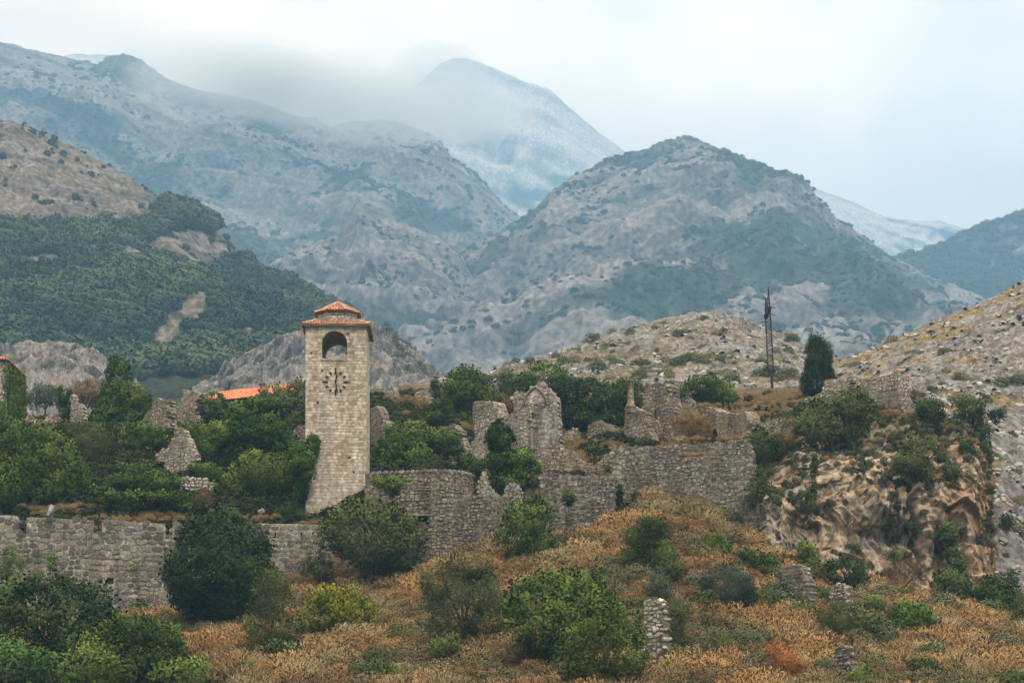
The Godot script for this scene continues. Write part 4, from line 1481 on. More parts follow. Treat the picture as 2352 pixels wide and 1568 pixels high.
	wall("lower_terrace_wall", "big dark lower terrace wall above the orange brush", "wall", "", 1410, 155.5, 1745, 152, "1412,1068 1470,1058 1540,1060 1600,1050 1680,1046 1725,1060 1730,1100 1742,1262 1660,1245 1640,1200 1500,1190 1412,1200", 1.0, 0.31, 0.23, "dark", {"mortar": dm * 1.3, "jag": 0.1})
	wall("wall_buttress", "upright stone pillar joining the two terrace walls", "wall", "", 1404, 152.5, 1466, 152.2, "1409,1034 1420,1027 1440,1024 1458,1028 1464,1050 1462,1100 1458,1150 1408,1160", 0.9, 0.31, 0.23, "dark", {"mortar": dm * 1.4})
	wall("square_retaining_wall", "square block of retaining wall with a sharp right corner", "wall", "", 1236, 150.2, 1414, 149.6, "1240,1092 1262,1086 1330,1090 1385,1092 1412,1086 1413,1260 1240,1280", 2.2, 0.31, 0.23, "dark", {"mortar": L(0.3, 0.27, 0.22), "jag": 0.08})
	wall("curtain_wall", "plain brown curtain wall between the bastion and the square block", "wall", "", 1050, 153.2, 1250, 152.4, "1056,1138 1120,1139 1200,1142 1250,1142 1250,1300 1056,1320", 1.0, 0.31, 0.23, "rubble", {"mortar": L(0.27, 0.235, 0.18), "jag": 0.06})
	wall("ragged_parapet", "ragged white stub rising from the curtain wall left of the ivy", "ruin", "", 1096, 155, 1150, 155, "1100,1142 1103,1098 1112,1082 1117,1088 1121,1112 1134,1130 1146,1142", 0.6, 0.31, 0.23, "pale", {"mortar": gm * 0.9})
	wall("parapet_block", "square grey parapet block right of the ivy on the curtain wall", "ruin", "", 1155, 154.6, 1205, 154.6, "1160,1146 1161,1128 1168,1113 1188,1111 1197,1124 1199,1146", 0.7, 0.31, 0.23, "pale", {"mortar": gm * 0.9})
	wall("summit_wall", "crumbling light wall on top of the cliff with people behind it", "wall", "", 1845, 181, 2096, 176, "1848,925 1852,912 1880,905 1889,900 1893,873 1910,868 1940,870 1980,868 2020,866 2040,862 2054,860 2077,862 2081,884 2092,888 2094,960 2011,965 1930,960 1848,960", 1.0, 0.31, 0.23, "pale", {"mortar": L(0.38, 0.33, 0.27), "plaster": ["2018,905 2062,900 2066,940 2020,940"], "plaster_color": L(0.4, 0.34, 0.27)})
	wall("summit_stub", "short step of wall on the cliff top left of the tall cypress", "wall", "", 1700, 172, 1860, 172, "1716,1020 1722,985 1760,975 1770,962 1800,968 1852,950 1856,1020", 0.8, 0.31, 0.23, "warm", {"mortar": wm})
	# fragments on the brushy slope
	wall("slope_pillar", "tall thin stone slab standing in the brush at bottom centre", "ruin", "", 1472, ground_d(1500, 1545), 1526, ground_d(1500, 1545) + -1.0, "1477,1386 1482,1376 1492,1379 1499,1372 1508,1377 1516,1380 1519,1453 1522,1497 1513,1532 1512,1560 1484,1560 1480,1422", 0.8, 0.36, 0.22, "pale", {"mortar": dm * 1.2, "gap": 0.035})
	wall("buried_fragment", "grey wall fragment half buried in the fig tree", "ruin", "", 1384, ground_d(1415, 1450), 1445, ground_d(1415, 1450) + 0.0, "1388,1392 1398,1386 1417,1389 1428,1408 1438,1424 1442,1480 1390,1480", 0.6, 0.31, 0.23, "grey", {"mortar": dm})
	wall("slope_ruin", "broad ruined wall piece behind small trees on the right slope", "ruin", "", 1778, ground_d(1820, 1400), 1862, ground_d(1820, 1400) + -2.0, "1783,1306 1796,1303 1812,1296 1830,1299 1841,1300 1847,1318 1854,1332 1857,1382 1850,1440 1786,1440", 0.9, 0.31, 0.23, "grey", {"mortar": L(0.27, 0.25, 0.21)})
	wall("slope_stone_slab", "upright tapering stone slab among the bushes on the right slope", "ruin", "", 1902, ground_d(1925, 1420), 1948, ground_d(1925, 1420) + -1.0, "1908,1352 1916,1343 1925,1339 1938,1342 1943,1370 1944,1440 1912,1440 1907,1378", 0.7, 0.31, 0.23, "pale", {"mortar": L(0.29, 0.27, 0.22)})
	wall("slope_low_wall", "low grey wall across the dry slope under two small trees", "ruin", "", 1764, ground_d(1806, 1456), 1848, ground_d(1806, 1456) + -0.5, "1769,1432 1790,1429 1838,1430 1843,1436 1840,1480 1772,1480", 0.6, 0.33, 0.23, "grey", {"mortar": dm * 1.2})
	wall("crooked_pillar", "crooked dark pillar of loose stones at the bottom right", "ruin", "", 1912, ground_d(1940, 1575), 1966, ground_d(1940, 1575) + -1.0, "1918,1492 1924,1484 1936,1481 1944,1490 1944,1512 1954,1530 1966,1562 1970,1600 1922,1600 1916,1532", 0.7, 0.3, 0.22, "grey", {"mortar": dm * 0.8, "gap": 0.06, "proud": 0.1})
	wall("corner_block", "flat topped stone block at the bottom edge right of the pillar", "ruin", "", 2215, ground_d(2248, 1580), 2280, ground_d(2248, 1580) + 0.0, "2219,1556 2224,1552 2272,1551 2276,1556 2277,1600 2219,1600", 0.7, 0.4, 0.26, "grey", {"mortar": dm})
	wall("edge_stones", "small cluster of grey stones at the bottom edge", "ruin", "", 1670, ground_d(1690, 1575), 1706, ground_d(1690, 1575) + 0.0, "1674,1560 1680,1549 1694,1547 1702,1556 1704,1600 1674,1600", 0.5, 0.32, 0.24, "grey", {"mortar": dm})
	wall("leaning_slab", "whitish boulder wall left of the round dome bush", "ruin", "", 1580, ground_d(1604, 1335), 1620, ground_d(1604, 1335) + 0.0, "1588,1330 1596,1318 1608,1308 1616,1304 1620,1345 1590,1350", 0.6, 0.3, 0.22, "pale", {"mortar": dm})


func church_trim(root: Node3D) -> void:
	# the moulded pointed arch over the white niche, and the half column below it
	var m := MB.new()
	var pl := plane(1150, 169, 1290, 167)
	var prev := Vector3.ZERO
	for f in pts("1203,930 1207,916 1212,905 1220,896 1230,889 1241,896 1250,905 1256,917 1259,930"):
		var q := pl.local(f[0], f[1])
		var w := pl.o + pl.dir * q.x
		var p := root.transform.affine_inverse() * Vector3(w.x, q.y, w.z) + Vector3(0, 0, 0.08)
		if prev != Vector3.ZERO:
			m.tube(prev, p, 0.11, 0.11, 6, L(0.3, 0.28, 0.24), true)
		prev = p
	put(root, "arch_moulding", m.mesh(), mats.stone)
	var c := MB.new()
	var q := pl.local(1223, 1020)
	var w := pl.o + pl.dir * q.x
	var p := root.transform.affine_inverse() * Vector3(w.x, q.y, w.z)
	c.lathe(p + Vector3(0, -0.2, 0.1), PackedVector2Array([Vector2(0.24, -0.3), Vector2(0.24, 0.0), Vector2(0.15, 0.06), Vector2(0.15, 1.5), Vector2(0.22, 1.58), Vector2(0.22, 1.75)]), 10, L(0.36, 0.33, 0.29))
	put(root, "half_column", c.mesh(), mats.stone)
	var h := MB.new()
	var q2 := pl.local(1224, 962)
	var w2 := pl.o + pl.dir * q2.x
	var p2 := root.transform.affine_inverse() * Vector3(w2.x, q2.y, w2.z)
	for i in 14:
		h.add(stone_sets.warm[i][0], Transform3D(Basis.from_euler(Vector3(rr(-0.5, 0.5), rr(-0.5, 0.5), rr(-0.8, 0.8))).scaled_local(Vector3(0.3, 0.22, 0.25)), p2 + Vector3(rr(-0.3, 0.3), rr(-0.7, 0.7), rr(0.0, 0.12))))
	put(root, "fallen_facing", h.mesh(), mats.stone).set_meta("kind", "stuff")


func chimney() -> void:
	var b := at(1449, 940, 168.4)
	var o := thing("round_chimney", "slim round chimney with a slotted cap on the narrow wall", "chimney", b)
	var k := 168.4 / F
	var m := MB.new()
	var col := L(0.47, 0.38, 0.27)
	m.lathe(Vector3.ZERO, PackedVector2Array([Vector2(11 * k, -0.3), Vector2(11 * k, 2 * k), Vector2(12.5 * k, 5 * k), Vector2(12 * k, 8 * k), Vector2(8.5 * k, 12 * k), Vector2(8 * k, 20 * k), Vector2(7 * k, 46 * k), Vector2(7 * k, 50 * k), Vector2(8 * k, 53 * k), Vector2(0, 53 * k)]), 14, col)
	put(o, "shaft", m.mesh(), mats.mortar)
	for i in 8:
		var s := MB.new()
		var t := TAU * i / 8
		s.box(Transform3D(Basis(Vector3.UP, -t), Vector3(cos(t) * 6.3 * k, 59 * k, sin(t) * 6.3 * k)), Vector3(2.2 * k, 13 * k, 2.6 * k), col * 0.95)
		put(o, "cap_post", s.mesh(), mats.mortar)
	var c := MB.new()
	c.lathe(Vector3(0, 65 * k, 0), PackedVector2Array([Vector2(8.2 * k, 0), Vector2(7 * k, 2 * k), Vector2(0, 4 * k)]), 12, col)
	put(o, "cap", c.mesh(), mats.mortar)


func build_houses() -> void:
	var tones := [L(0.56, 0.21, 0.115), L(0.49, 0.175, 0.095), L(0.6, 0.26, 0.145), L(0.44, 0.17, 0.105)]
	# the long orange roof
	var a := at(449, 925, 222)
	var b := at(664, 905, 217)
	var dir := b - a
	var ln := Vector2(dir.x, dir.z).length()
	var o := thing("orange_roofed_house", "long low house with a bright orange tiled roof left of the tower", "house", Vector3((a.x + b.x) * 0.5, a.y - 3.4, (a.z + b.z) * 0.5), atan2(-dir.z, dir.x))
	var wl := MB.new()
	var hw := ln * 0.5 - 0.25
	wl.box(Transform3D(Basis(), Vector3(0, 1.66, -3.2)), Vector3(hw * 2.0, 3.36, 5.6), L(0.5, 0.46, 0.38))
	wl.tri(Vector3(-hw, 3.34, -0.4), Vector3(-hw, 3.34, -6.0), Vector3(-hw, 4.7, -3.2), Vector3(-1, 0, 0), L(0.5, 0.46, 0.38))
	wl.tri(Vector3(hw, 3.34, -0.4), Vector3(hw, 3.34, -6.0), Vector3(hw, 4.7, -3.2), Vector3(1, 0, 0), L(0.5, 0.46, 0.38))
	put(o, "wall", wl.mesh(), mats.mortar)
	var rf := MB.new()
	roof_tiles(rf, Vector3(-ln * 0.5, 3.4, 0), Vector3(ln * 0.5, 3.4, 0), Vector3(ln * 0.5, 5.0, -3.2), Vector3(-ln * 0.5 + 0.3, 5.0, -3.2), 0.24, 0.45, tones)
	roof_tiles(rf, Vector3(ln * 0.5, 3.4, -6.4), Vector3(-ln * 0.5, 3.4, -6.4), Vector3(-ln * 0.5 + 0.3, 5.0, -3.2), Vector3(ln * 0.5, 5.0, -3.2), 0.24, 0.45, tones)
	var rnode := put(o, "roof", rf.mesh(), mats.plain)
	var rg := MB.new()
	ridge_tiles(rg, Vector3(-ln * 0.5 + 0.3, 5.03, -3.2), Vector3(ln * 0.5, 5.03, -3.2), 0.12, tones)
	put(rnode, "ridge_tiles", rg.mesh(), mats.plain).set_meta("kind", "stuff")
	# the ivy covered house at the left edge
	var d := 192.0
	var k := d / F
	var base := at(13, 965, d)
	var h := thing("ivy_house", "tall cream house with a red roof and an ivy covered side at the left edge", "house", base)
	var gm := MB.new()
	var hh := 139.0 * k
	gm.box(Transform3D(Basis(), Vector3(-3.6, hh * 0.5 - 0.5, -3.65)), Vector3(7.2, hh + 1.0, 7.3), L(0.55, 0.51, 0.42))
	put(h, "wall", gm.mesh(), mats.mortar)
	var gr := MB.new()
	var e0 := Vector3(0.15, hh, 0.2)
	var e1 := Vector3(0.15, hh, -7.5)
	var e2 := Vector3(-7.4, hh, -7.5)
	var e3 := Vector3(-7.4, hh, 0.2)
	var top0 := Vector3(-3.6, hh + 1.3, -3.0)
	var top1 := Vector3(-3.6, hh + 1.3, -4.3)
	roof_tiles(gr, e0, e1, top1, top0, 0.26, 0.45, tones)
	roof_tiles(gr, e3, e0, top0, top0, 0.26, 0.45, tones)
	roof_tiles(gr, e1, e2, top1, top1, 0.26, 0.45, tones)
	roof_tiles(gr, e2, e3, top0, top1, 0.26, 0.45, tones)
	put(h, "roof", gr.mesh(), mats.plain)
	var st := MB.new()
	st.box(Transform3D(Basis(), Vector3(-3.6, hh - 0.09, -3.65)), Vector3(7.36, 0.12, 7.5), L(0.4, 0.36, 0.29))
	st.box(Transform3D(Basis(), Vector3(-3.6, 62 * k, 0.04)), Vector3(7.3, 3 * k, 0.1), L(0.45, 0.42, 0.36))
	put(h, "cornice", st.mesh(), mats.mortar)
	for wx in [-1.6, -4.2]:
		var wn := MB.new()
		wn.box(Transform3D(Basis(), Vector3(wx, hh - 1.9, 0.02)), Vector3(0.8, 1.2, 0.06), L(0.05, 0.05, 0.05))
		put(h, "window", wn.mesh(), mats.plain)


# ---------------------------------------------------------------- masts, lamp, people
func lattice(m: MB, a: Vector3, b: Vector3, wa: float, wb: float, bays: int, r: float, col: Color) -> void:
	var cs := [Vector3(-1, 0, -1), Vector3(1, 0, -1), Vector3(1, 0, 1), Vector3(-1, 0, 1)]
	for i in 4:
		m.tube(a + cs[i] * wa, b + cs[i] * wb, r, r, 4, col)
	for q in bays:
		var t0 := float(q) / bays
		var t1 := float(q + 1) / bays
		for i in 4:
			var j := (i + 1) % 4
			var p0: Vector3 = a.lerp(b, t0) + cs[i] * lerpf(wa, wb, t0)
			var p1: Vector3 = a.lerp(b, t1) + cs[j] * lerpf(wa, wb, t1)
			var p2: Vector3 = a.lerp(b, t1) + cs[i] * lerpf(wa, wb, t1)
			var p3: Vector3 = a.lerp(b, t0) + cs[j] * lerpf(wa, wb, t0)
			m.tube(p0, p1, r * 0.6, r * 0.6, 3, col)
			m.tube(p3, p2, r * 0.6, r * 0.6, 3, col)
			m.tube(p2, p1, r * 0.6, r * 0.6, 3, col)


func build_masts() -> void:
	var d := 236.0
	var k := d / F
	var col := L(0.045, 0.035, 0.034)
	var b := at(1777, 945, d)
	var o := thing("dark_lattice_mast", "dark rusty lattice power mast with two pointed tips and short arms", "power mast", b)
	var rel := func(u: float, v: float, z: float) -> Vector3: return at(u, v, d + z) - b
	var m := MB.new()
	m.tube(rel.call(1777, 945, 0), rel.call(1773, 862, 0), 0.16, 0.14, 8, col, true)
	put(o, "pole", m.mesh(), mats.plain)
	m = MB.new()
	lattice(m, rel.call(1771.5, 866, 0), rel.call(1765, 732, 0), 6.6 * k, 5.6 * k, 16, 0.03, col)
	put(o, "lattice_shaft", m.mesh(), mats.plain)
	m = MB.new()
	lattice(m, rel.call(1766.5, 732, 0), rel.call(1765.5, 664, 0), 4.2 * k, 0.6 * k, 7, 0.038, col)
	m.tube(rel.call(1765.5, 666, 0), rel.call(1765.3, 657, 0), 0.05, 0.02, 4, col)
	put(o, "tall_tip", m.mesh(), mats.plain)
	m = MB.new()
	lattice(m, rel.call(1759.5, 732, 1.2), rel.call(1760, 684, 1.2), 2.2 * k, 0.5 * k, 6, 0.05, col)
	put(o, "short_tip", m.mesh(), mats.plain)
	m = MB.new()
	for i in 9:
		var p: Vector3 = rel.call(1759 + i * 1.2, 729 - i * 2.8, 0.5 - i * 0.1)
		m.box(Transform3D(Basis.from_euler(Vector3(0.1, 0.3, -0.35)), p), Vector3(0.32, 0.18, 0.45), col * rr(0.8, 1.3))
	put(o, "insulator_stack", m.mesh(), mats.plain)
	for e in pts("1771,704,1782,708 1771,721,1780,724 1760,722,1749,726 1760,738,1749,740"):
		m = MB.new()
		m.tube(rel.call(e[0], e[1], 0), rel.call(e[2], e[3], 0.4), 0.05, 0.035, 5, col, true)
		put(o, "cross_arm", m.mesh(), mats.plain)
	# pale pylons farther off
	var pale := L(0.3, 0.3, 0.29)
	for e in [[1703.0, 728.0, 882.0, 296.0, "pale thin lattice pylon on the knoll left of the dark mast"], [608.0, 786.0, 905.0, 430.0, "pale thin pylon before the grey crag left of the tower"]]:
		var dd: float = e[3]
		var bb := at(e[0], e[2], dd)
		var top := at(e[0], e[1], dd) - bb
		var p := thing("pale_pylon", e[4], "power mast", bb, 0.0, "")
		m = MB.new()
		lattice(m, Vector3.ZERO, top * 0.88, 4.2 * dd / F, 1.1 * dd / F, 9, 0.02, pale)
		put(p, "lattice_shaft", m.mesh(), mats.plain)
		m = MB.new()
		m.tube(top * 0.88, top, 0.07, 0.03, 5, pale, true)
		m.tube(top * 0.86 + Vector3(-0.45, 0, 0), top * 0.86 + Vector3(0.45, 0, 0), 0.05, 0.05, 4, pale, true)
		put(p, "cross_arm", m.mesh(), mats.plain)


func build_floodlight() -> void:
	var d := 150.4
	var b := at(116, 1192, d)
	var k := d / F
	var o := thing("floodlight", "grey drum floodlight tilted upwards on the front wall", "floodlight", b)
	var m := MB.new()
	m.tube(Vector3(0, -0.1, 0), Vector3(0.05, 0.45, 0), 0.035, 0.035, 6, L(0.2, 0.2, 0.2), true)
	m.box(Transform3D(Basis(), Vector3(0, 0.02, 0)), Vector3(0.26, 0.05, 0.2), L(0.18, 0.18, 0.18))
	put(o, "post", m.mesh(), mats.plain)
	var dir := Vector3(0.42, 0.8, -0.25).normalized()
	var c := Vector3(0.0, 0.55, 0.02)
	m = MB.new()
	m.tube(c - dir * 0.42, c - dir * 0.12, 0.15, 0.17, 14, L(0.13, 0.13, 0.14), true)
	put(o, "ballast_housing", m.mesh(), mats.paint)
	m = MB.new()
	m.tube(c - dir * 0.1, c + dir * 0.36, 0.19, 0.3, 16, L(0.2, 0.205, 0.21))
	m.tube(c + dir * 0.36, c + dir * 0.4, 0.32, 0.32, 16, L(0.26, 0.265, 0.27), true)
	put(o, "reflector", m.mesh(), mats.paint)
	m = MB.new()
	m.tube(c + Vector3(0.22, -0.02, 0.05), c + Vector3(0.1, -0.4, 0), 0.025, 0.025, 5, L(0.2, 0.2, 0.2), true)
	m.tube(c + Vector3(-0.22, -0.02, -0.05), c + Vector3(-0.02, -0.4, 0), 0.025, 0.025, 5, L(0.2, 0.2, 0.2), true)
	put(o, "bracket", m.mesh(), mats.plain)


func blend(a: float, b: float, k: float) -> float:
	var h := clampf(0.5 + 0.5 * (b - a) / k, 0.0, 1.0)
	return lerpf(b, a, h) - k * h * (1.0 - h)


func body_mesh(bones: Array, lo: Vector3, hi: Vector3, cs: float, paint: Callable) -> ArrayMesh:
	# surface nets over a smooth union of tapered capsules: bones are [a, b, ra, rb]
	var n := Vector3i(((hi - lo) / cs).ceil()) + Vector3i.ONE
	var field := PackedFloat32Array()
	field.resize(n.x * n.y * n.z)
	for z in n.z:
		for y in n.y:
			for x in n.x:
				var p := lo + Vector3(x, y, z) * cs
				var f := 1.0
				for bn in bones:
					var ab: Vector3 = bn[1] - bn[0]
					var t := clampf((p - bn[0]).dot(ab) / maxf(ab.length_squared(), 1e-6), 0, 1)
					f = blend(f, p.distance_to(bn[0] + ab * t) - lerpf(bn[2], bn[3], t), 0.04)
				field[x + n.x * (y + n.y * z)] = f
	var id := {}
	var V := PackedVector3Array()
	for z in n.z - 1:
		for y in n.y - 1:
			for x in n.x - 1:
				var sum := Vector3.ZERO
				var cnt := 0
				for e in [[0, 0, 0, 1, 0, 0], [0, 1, 0, 1, 1, 0], [0, 0, 1, 1, 0, 1], [0, 1, 1, 1, 1, 1], [0, 0, 0, 0, 1, 0], [1, 0, 0, 1, 1, 0], [0, 0, 1, 0, 1, 1], [1, 0, 1, 1, 1, 1], [0, 0, 0, 0, 0, 1], [1, 0, 0, 1, 0, 1], [0, 1, 0, 0, 1, 1], [1, 1, 0, 1, 1, 1]]:
					var fa := field[x + e[0] + n.x * (y + e[1] + n.y * (z + e[2]))]
					var fb := field[x + e[3] + n.x * (y + e[4] + n.y * (z + e[5]))]
					if (fa < 0.0) != (fb < 0.0):
						sum += Vector3(e[0], e[1], e[2]).lerp(Vector3(e[3], e[4], e[5]), fa / (fa - fb))
						cnt += 1
				if cnt:
					id[Vector3i(x, y, z)] = V.size()
					V.append(lo + (Vector3(x, y, z) + sum / cnt) * cs)
	var N := PackedVector3Array()
	for p in V:
		var g := Vector3.ZERO
		var best := 9.0
		for bn in bones:
			var ab: Vector3 = bn[1] - bn[0]
			var t := clampf((p - bn[0]).dot(ab) / maxf(ab.length_squared(), 1e-6), 0, 1)
			var q: Vector3 = p - (bn[0] + ab * t)
			var dist := absf(q.length() - lerpf(bn[2], bn[3], t))
			g += q.normalized() / (0.004 + dist * dist)
		N.append(g.normalized())
	var m := MB.new()
	for z in range(1, n.z - 1):
		for y in range(1, n.y - 1):
			for x in range(1, n.x - 1):
				var fa := field[x + n.x * (y + n.y * z)]
				for ax in 3:
					var e := Vector3i.ZERO
					e[ax] = 1
					var fb := field[x + e.x + n.x * (y + e.y + n.y * (z + e.z))]
					if (fa < 0.0) == (fb < 0.0):
						continue
					var s := Vector3i.ZERO
					s[(ax + 1) % 3] = 1
					var w := Vector3i.ZERO
					w[(ax + 2) % 3] = 1
					var o := Vector3i(x, y, z)
					var q := [o - s - w, o - w, o, o - s]
					if q.all(func(i): return id.has(i)):
						var i0: int = id[q[0]]
						var i1: int = id[q[1]]
						var i2: int = id[q[2]]
						var i3: int = id[q[3]]
						m.tri3(V[i0], V[i1], V[i2], N[i0], N[i1], N[i2], paint.call(V[i0]), paint.call(V[i1]), paint.call(V[i2]))
						m.tri3(V[i0], V[i2], V[i3], N[i0], N[i2], N[i3], paint.call(V[i0]), paint.call(V[i2]), paint.call(V[i3]))
	return m.mesh()


func person(u: float, v_head: float, d: float, turn: float, lean: float, shirt: Color, label: String) -> void:
	var top := at(u, v_head, d)
	var o := thing("person", label, "person", top - Vector3(0, 1.7, 0), turn)
	var s := Vector3(0, 0, lean)
	var bones := [
		[Vector3(0, 1.57, 0.03) + s, Vector3(0, 1.61, 0.01) + s, 0.085, 0.09], [Vector3(0, 1.4, 0) + s * 0.9, Vector3(0, 1.52, 0.01) + s, 0.05, 0.05],
		[Vector3(-0.13, 1.36, 0) + s * 0.9, Vector3(0.13, 1.36, 0) + s * 0.9, 0.075, 0.075], [Vector3(0, 1.3, 0) + s * 0.8, Vector3(0, 0.98, 0), 0.14, 0.13], [Vector3(-0.08, 0.92, 0), Vector3(0.08, 0.92, 0), 0.1, 0.1],
		[Vector3(-0.2, 1.36, 0) + s * 0.9, Vector3(-0.27, 1.1, 0.04) + s * 0.6, 0.05, 0.042], [Vector3(-0.27, 1.1, 0.04) + s * 0.6, Vector3(-0.2, 0.98, 0.24) + s, 0.04, 0.03],
		[Vector3(0.2, 1.36, 0) + s * 0.9, Vector3(0.27, 1.1, 0.04) + s * 0.6, 0.05, 0.042], [Vector3(0.27, 1.1, 0.04) + s * 0.6, Vector3(0.2, 0.98, 0.24) + s, 0.04, 0.03],
		[Vector3(-0.1, 0.9, 0), Vector3(-0.11, 0.48, 0.03), 0.085, 0.06], [Vector3(-0.11, 0.48, 0.03), Vector3(-0.12, 0.08, 0), 0.058, 0.04], [Vector3(-0.12, 0.05, 0), Vector3(-0.13, 0.04, 0.15), 0.042, 0.035],
		[Vector3(0.1, 0.9, 0), Vector3(0.11, 0.48, 0.03), 0.085, 0.06], [Vector3(0.11, 0.48, 0.03), Vector3(0.12, 0.08, 0), 0.058, 0.04], [Vector3(0.12, 0.05, 0), Vector3(0.13, 0.04, 0.15), 0.042, 0.035],
		[Vector3(0, 1.57, 0.11) + s, Vector3(0, 1.56, 0.125) + s, 0.018, 0.014],
	]
	var paint := func(p: Vector3) -> Color:
		if p.y > 1.42 or absf(p.x) > 0.245 or p.y < 0.5:
			return L(0.4, 0.23, 0.15)
		return shirt if p.y > 0.92 else L(0.09, 0.1, 0.16)
	put(o, "body", body_mesh(bones, Vector3(-0.42, -0.06, -0.3), Vector3(0.42, 1.8, 0.45) , 0.035, paint), mats.plain)
	var hm := MB.new()
	hm.lathe(Vector3(0, 1.6, -0.01) + s, PackedVector2Array([Vector2(0.102, 0.0), Vector2(0.1, 0.05), Vector2(0.07, 0.1), Vector2(0.0, 0.118)]), 10, L(0.05, 0.03, 0.02))
	put(o, "hair", hm.mesh(), mats.plain)


# ---------------------------------------------------------------- planting
func blob_mesh(count: int, ln: float, col: Color) -> ArrayMesh:
	# a small dense crown: leaf clumps over a lumpy ball of radius one
	var m := MB.new()
	for i in count:
		var d := Vector3(rng.randfn(), rng.randfn(), rng.randfn()).normalized()
		if d.y < -0.5:
			d.y = -d.y
		var p := d * (0.72 + 0.3 * fbm.get_noise_3dv(d * 160.0) + rr(-0.12, 0.16))
		var side := d.cross(Vector3(rr(-1, 1), rr(-1, 1), rr(-1, 1))).normalized()
		var go := (d.cross(side) + d * rr(-0.2, 0.9)).normalized()
		leaf(m, p, go, side, ln * rr(0.7, 1.3), ln * rr(0.5, 0.8), d + Vector3(0, 0.3, 0), col * rr(0.7, 1.3))
	return m.mesh()


func tuft_mesh(blades: int, wide: float, spread: float, heads: float, core: float) -> ArrayMesh:
	# a mound of fine dry stalks
	var m := MB.new()
	for i in blades:
		var a := rr(0, TAU)
		var tilt := pow(rng.randf(), 0.6) * spread
		var d := Vector3(cos(a) * sin(tilt), cos(tilt), sin(a) * sin(tilt))
		var root := d * rr(0.0, core) + Vector3(rr(-0.12, 0.12), -0.05, rr(-0.12, 0.12))
		var ln := rr(0.7, 1.0) - root.length()
		var go := (d + Vector3(rr(-0.35, 0.35), rr(-0.1, 0.4), rr(-0.35, 0.35))).normalized()
		var side := go.cross(Vector3(rr(-1, 1), rr(-0.3, 0.3), rr(-1, 1))).normalized()
		var out := (d + Vector3(0, 0.3, 0.0)).normalized()
		var k := rr(0.82, 1.14)
		var mid := root + go * ln * 0.6
		var tip := root + go * ln + Vector3(rr(-0.1, 0.1), -0.04, rr(-0.1, 0.1))
		var c := Color(k, k, k)
		m.tri(root - side * wide * 0.5, root + side * wide * 0.5, mid + side * wide * 0.5, out, c)
		m.tri(root - side * wide * 0.5, mid + side * wide * 0.5, mid - side * wide * 0.5, out, c)
		m.tri(mid - side * wide * 0.5, mid + side * wide * 0.5, tip, out, c)
		if rng.randf() < heads:
			var q := wide * rr(0.7, 1.3)
			m.tri(tip - side * q, tip + side * q, tip + go * q * 3.0, out, c * 1.2)
	return m.mesh()


func mound_mesh(count: int, ln: float, wd: float) -> ArrayMesh:
	# a rounded cushion of fine dry twigs
	var m := MB.new()
	var shift := Vector3(rr(0, 50), 0, rr(0, 50))
	for i in count:
		var d := Vector3(rng.randfn(), absf(rng.randfn()) * 0.9, rng.randfn()).normalized()
		var r := 0.8 + 0.34 * fbm.get_noise_3dv(d * 90.0 + shift) + rr(-0.16, 0.06)
		var p := Vector3(d.x * r, d.y * r * 0.85, d.z * r)
		var go := (d + Vector3(rr(-0.9, 0.9), rr(-0.3, 0.9), rr(-0.9, 0.9))).normalized()
		var side := go.cross(d + Vector3(rr(-0.4, 0.4), rr(-0.4, 0.4), rr(-0.4, 0.4))).normalized()
		var k := rr(0.84, 1.14)
		leaf(m, p - go * ln * 0.4, go, side, ln * rr(0.6, 1.3), wd * rr(0.7, 1.4), d + Vector3(0, 0.25, 0), Color(k, k, k))
	return m.mesh()


func slope_shrubs() -> void:
	# small shrubs standing in the dry brush, all much alike
	var made := 0
	while made < 150:
		var d := sqrt(rr(108.0 * 108.0, 150.0 * 150.0))
		var u := rr(420, 2340) if rng.randf() < 0.5 else rr(1480, 2340)
		if not in_front_of_walls(u, d + 1.0) or relief(Vector3((u - CX) / F * d, 0, -d), 14.0) < rr(-0.3, 0.2):
			continue
		var x := (u - CX) / F * d
		var s := 0.35 + 0.9 * pow(rng.randf(), 1.6)
		var o := put(self, "slope_shrub", clumps.green_bush if rng.randf() < 0.6 else clumps.sage_shrub, mats.leaf)
		o.transform = Transform3D(Basis(Vector3.UP, rr(0, TAU)).scaled(Vector3(s * rr(1.0, 1.5), s, s * 1.2)), Vector3(x, ground_h(x, -d) + s * 0.45, -d))
		tag(o, "small green shrub standing in the dry brush below the walls", "shrub", "small shrubs in the dry brush")
		made += 1


func in_front_of_walls(u: float, d: float) -> bool:
	var lim := row_v(wall_line, u).x
	return d < lim


var wall_line: Array = []


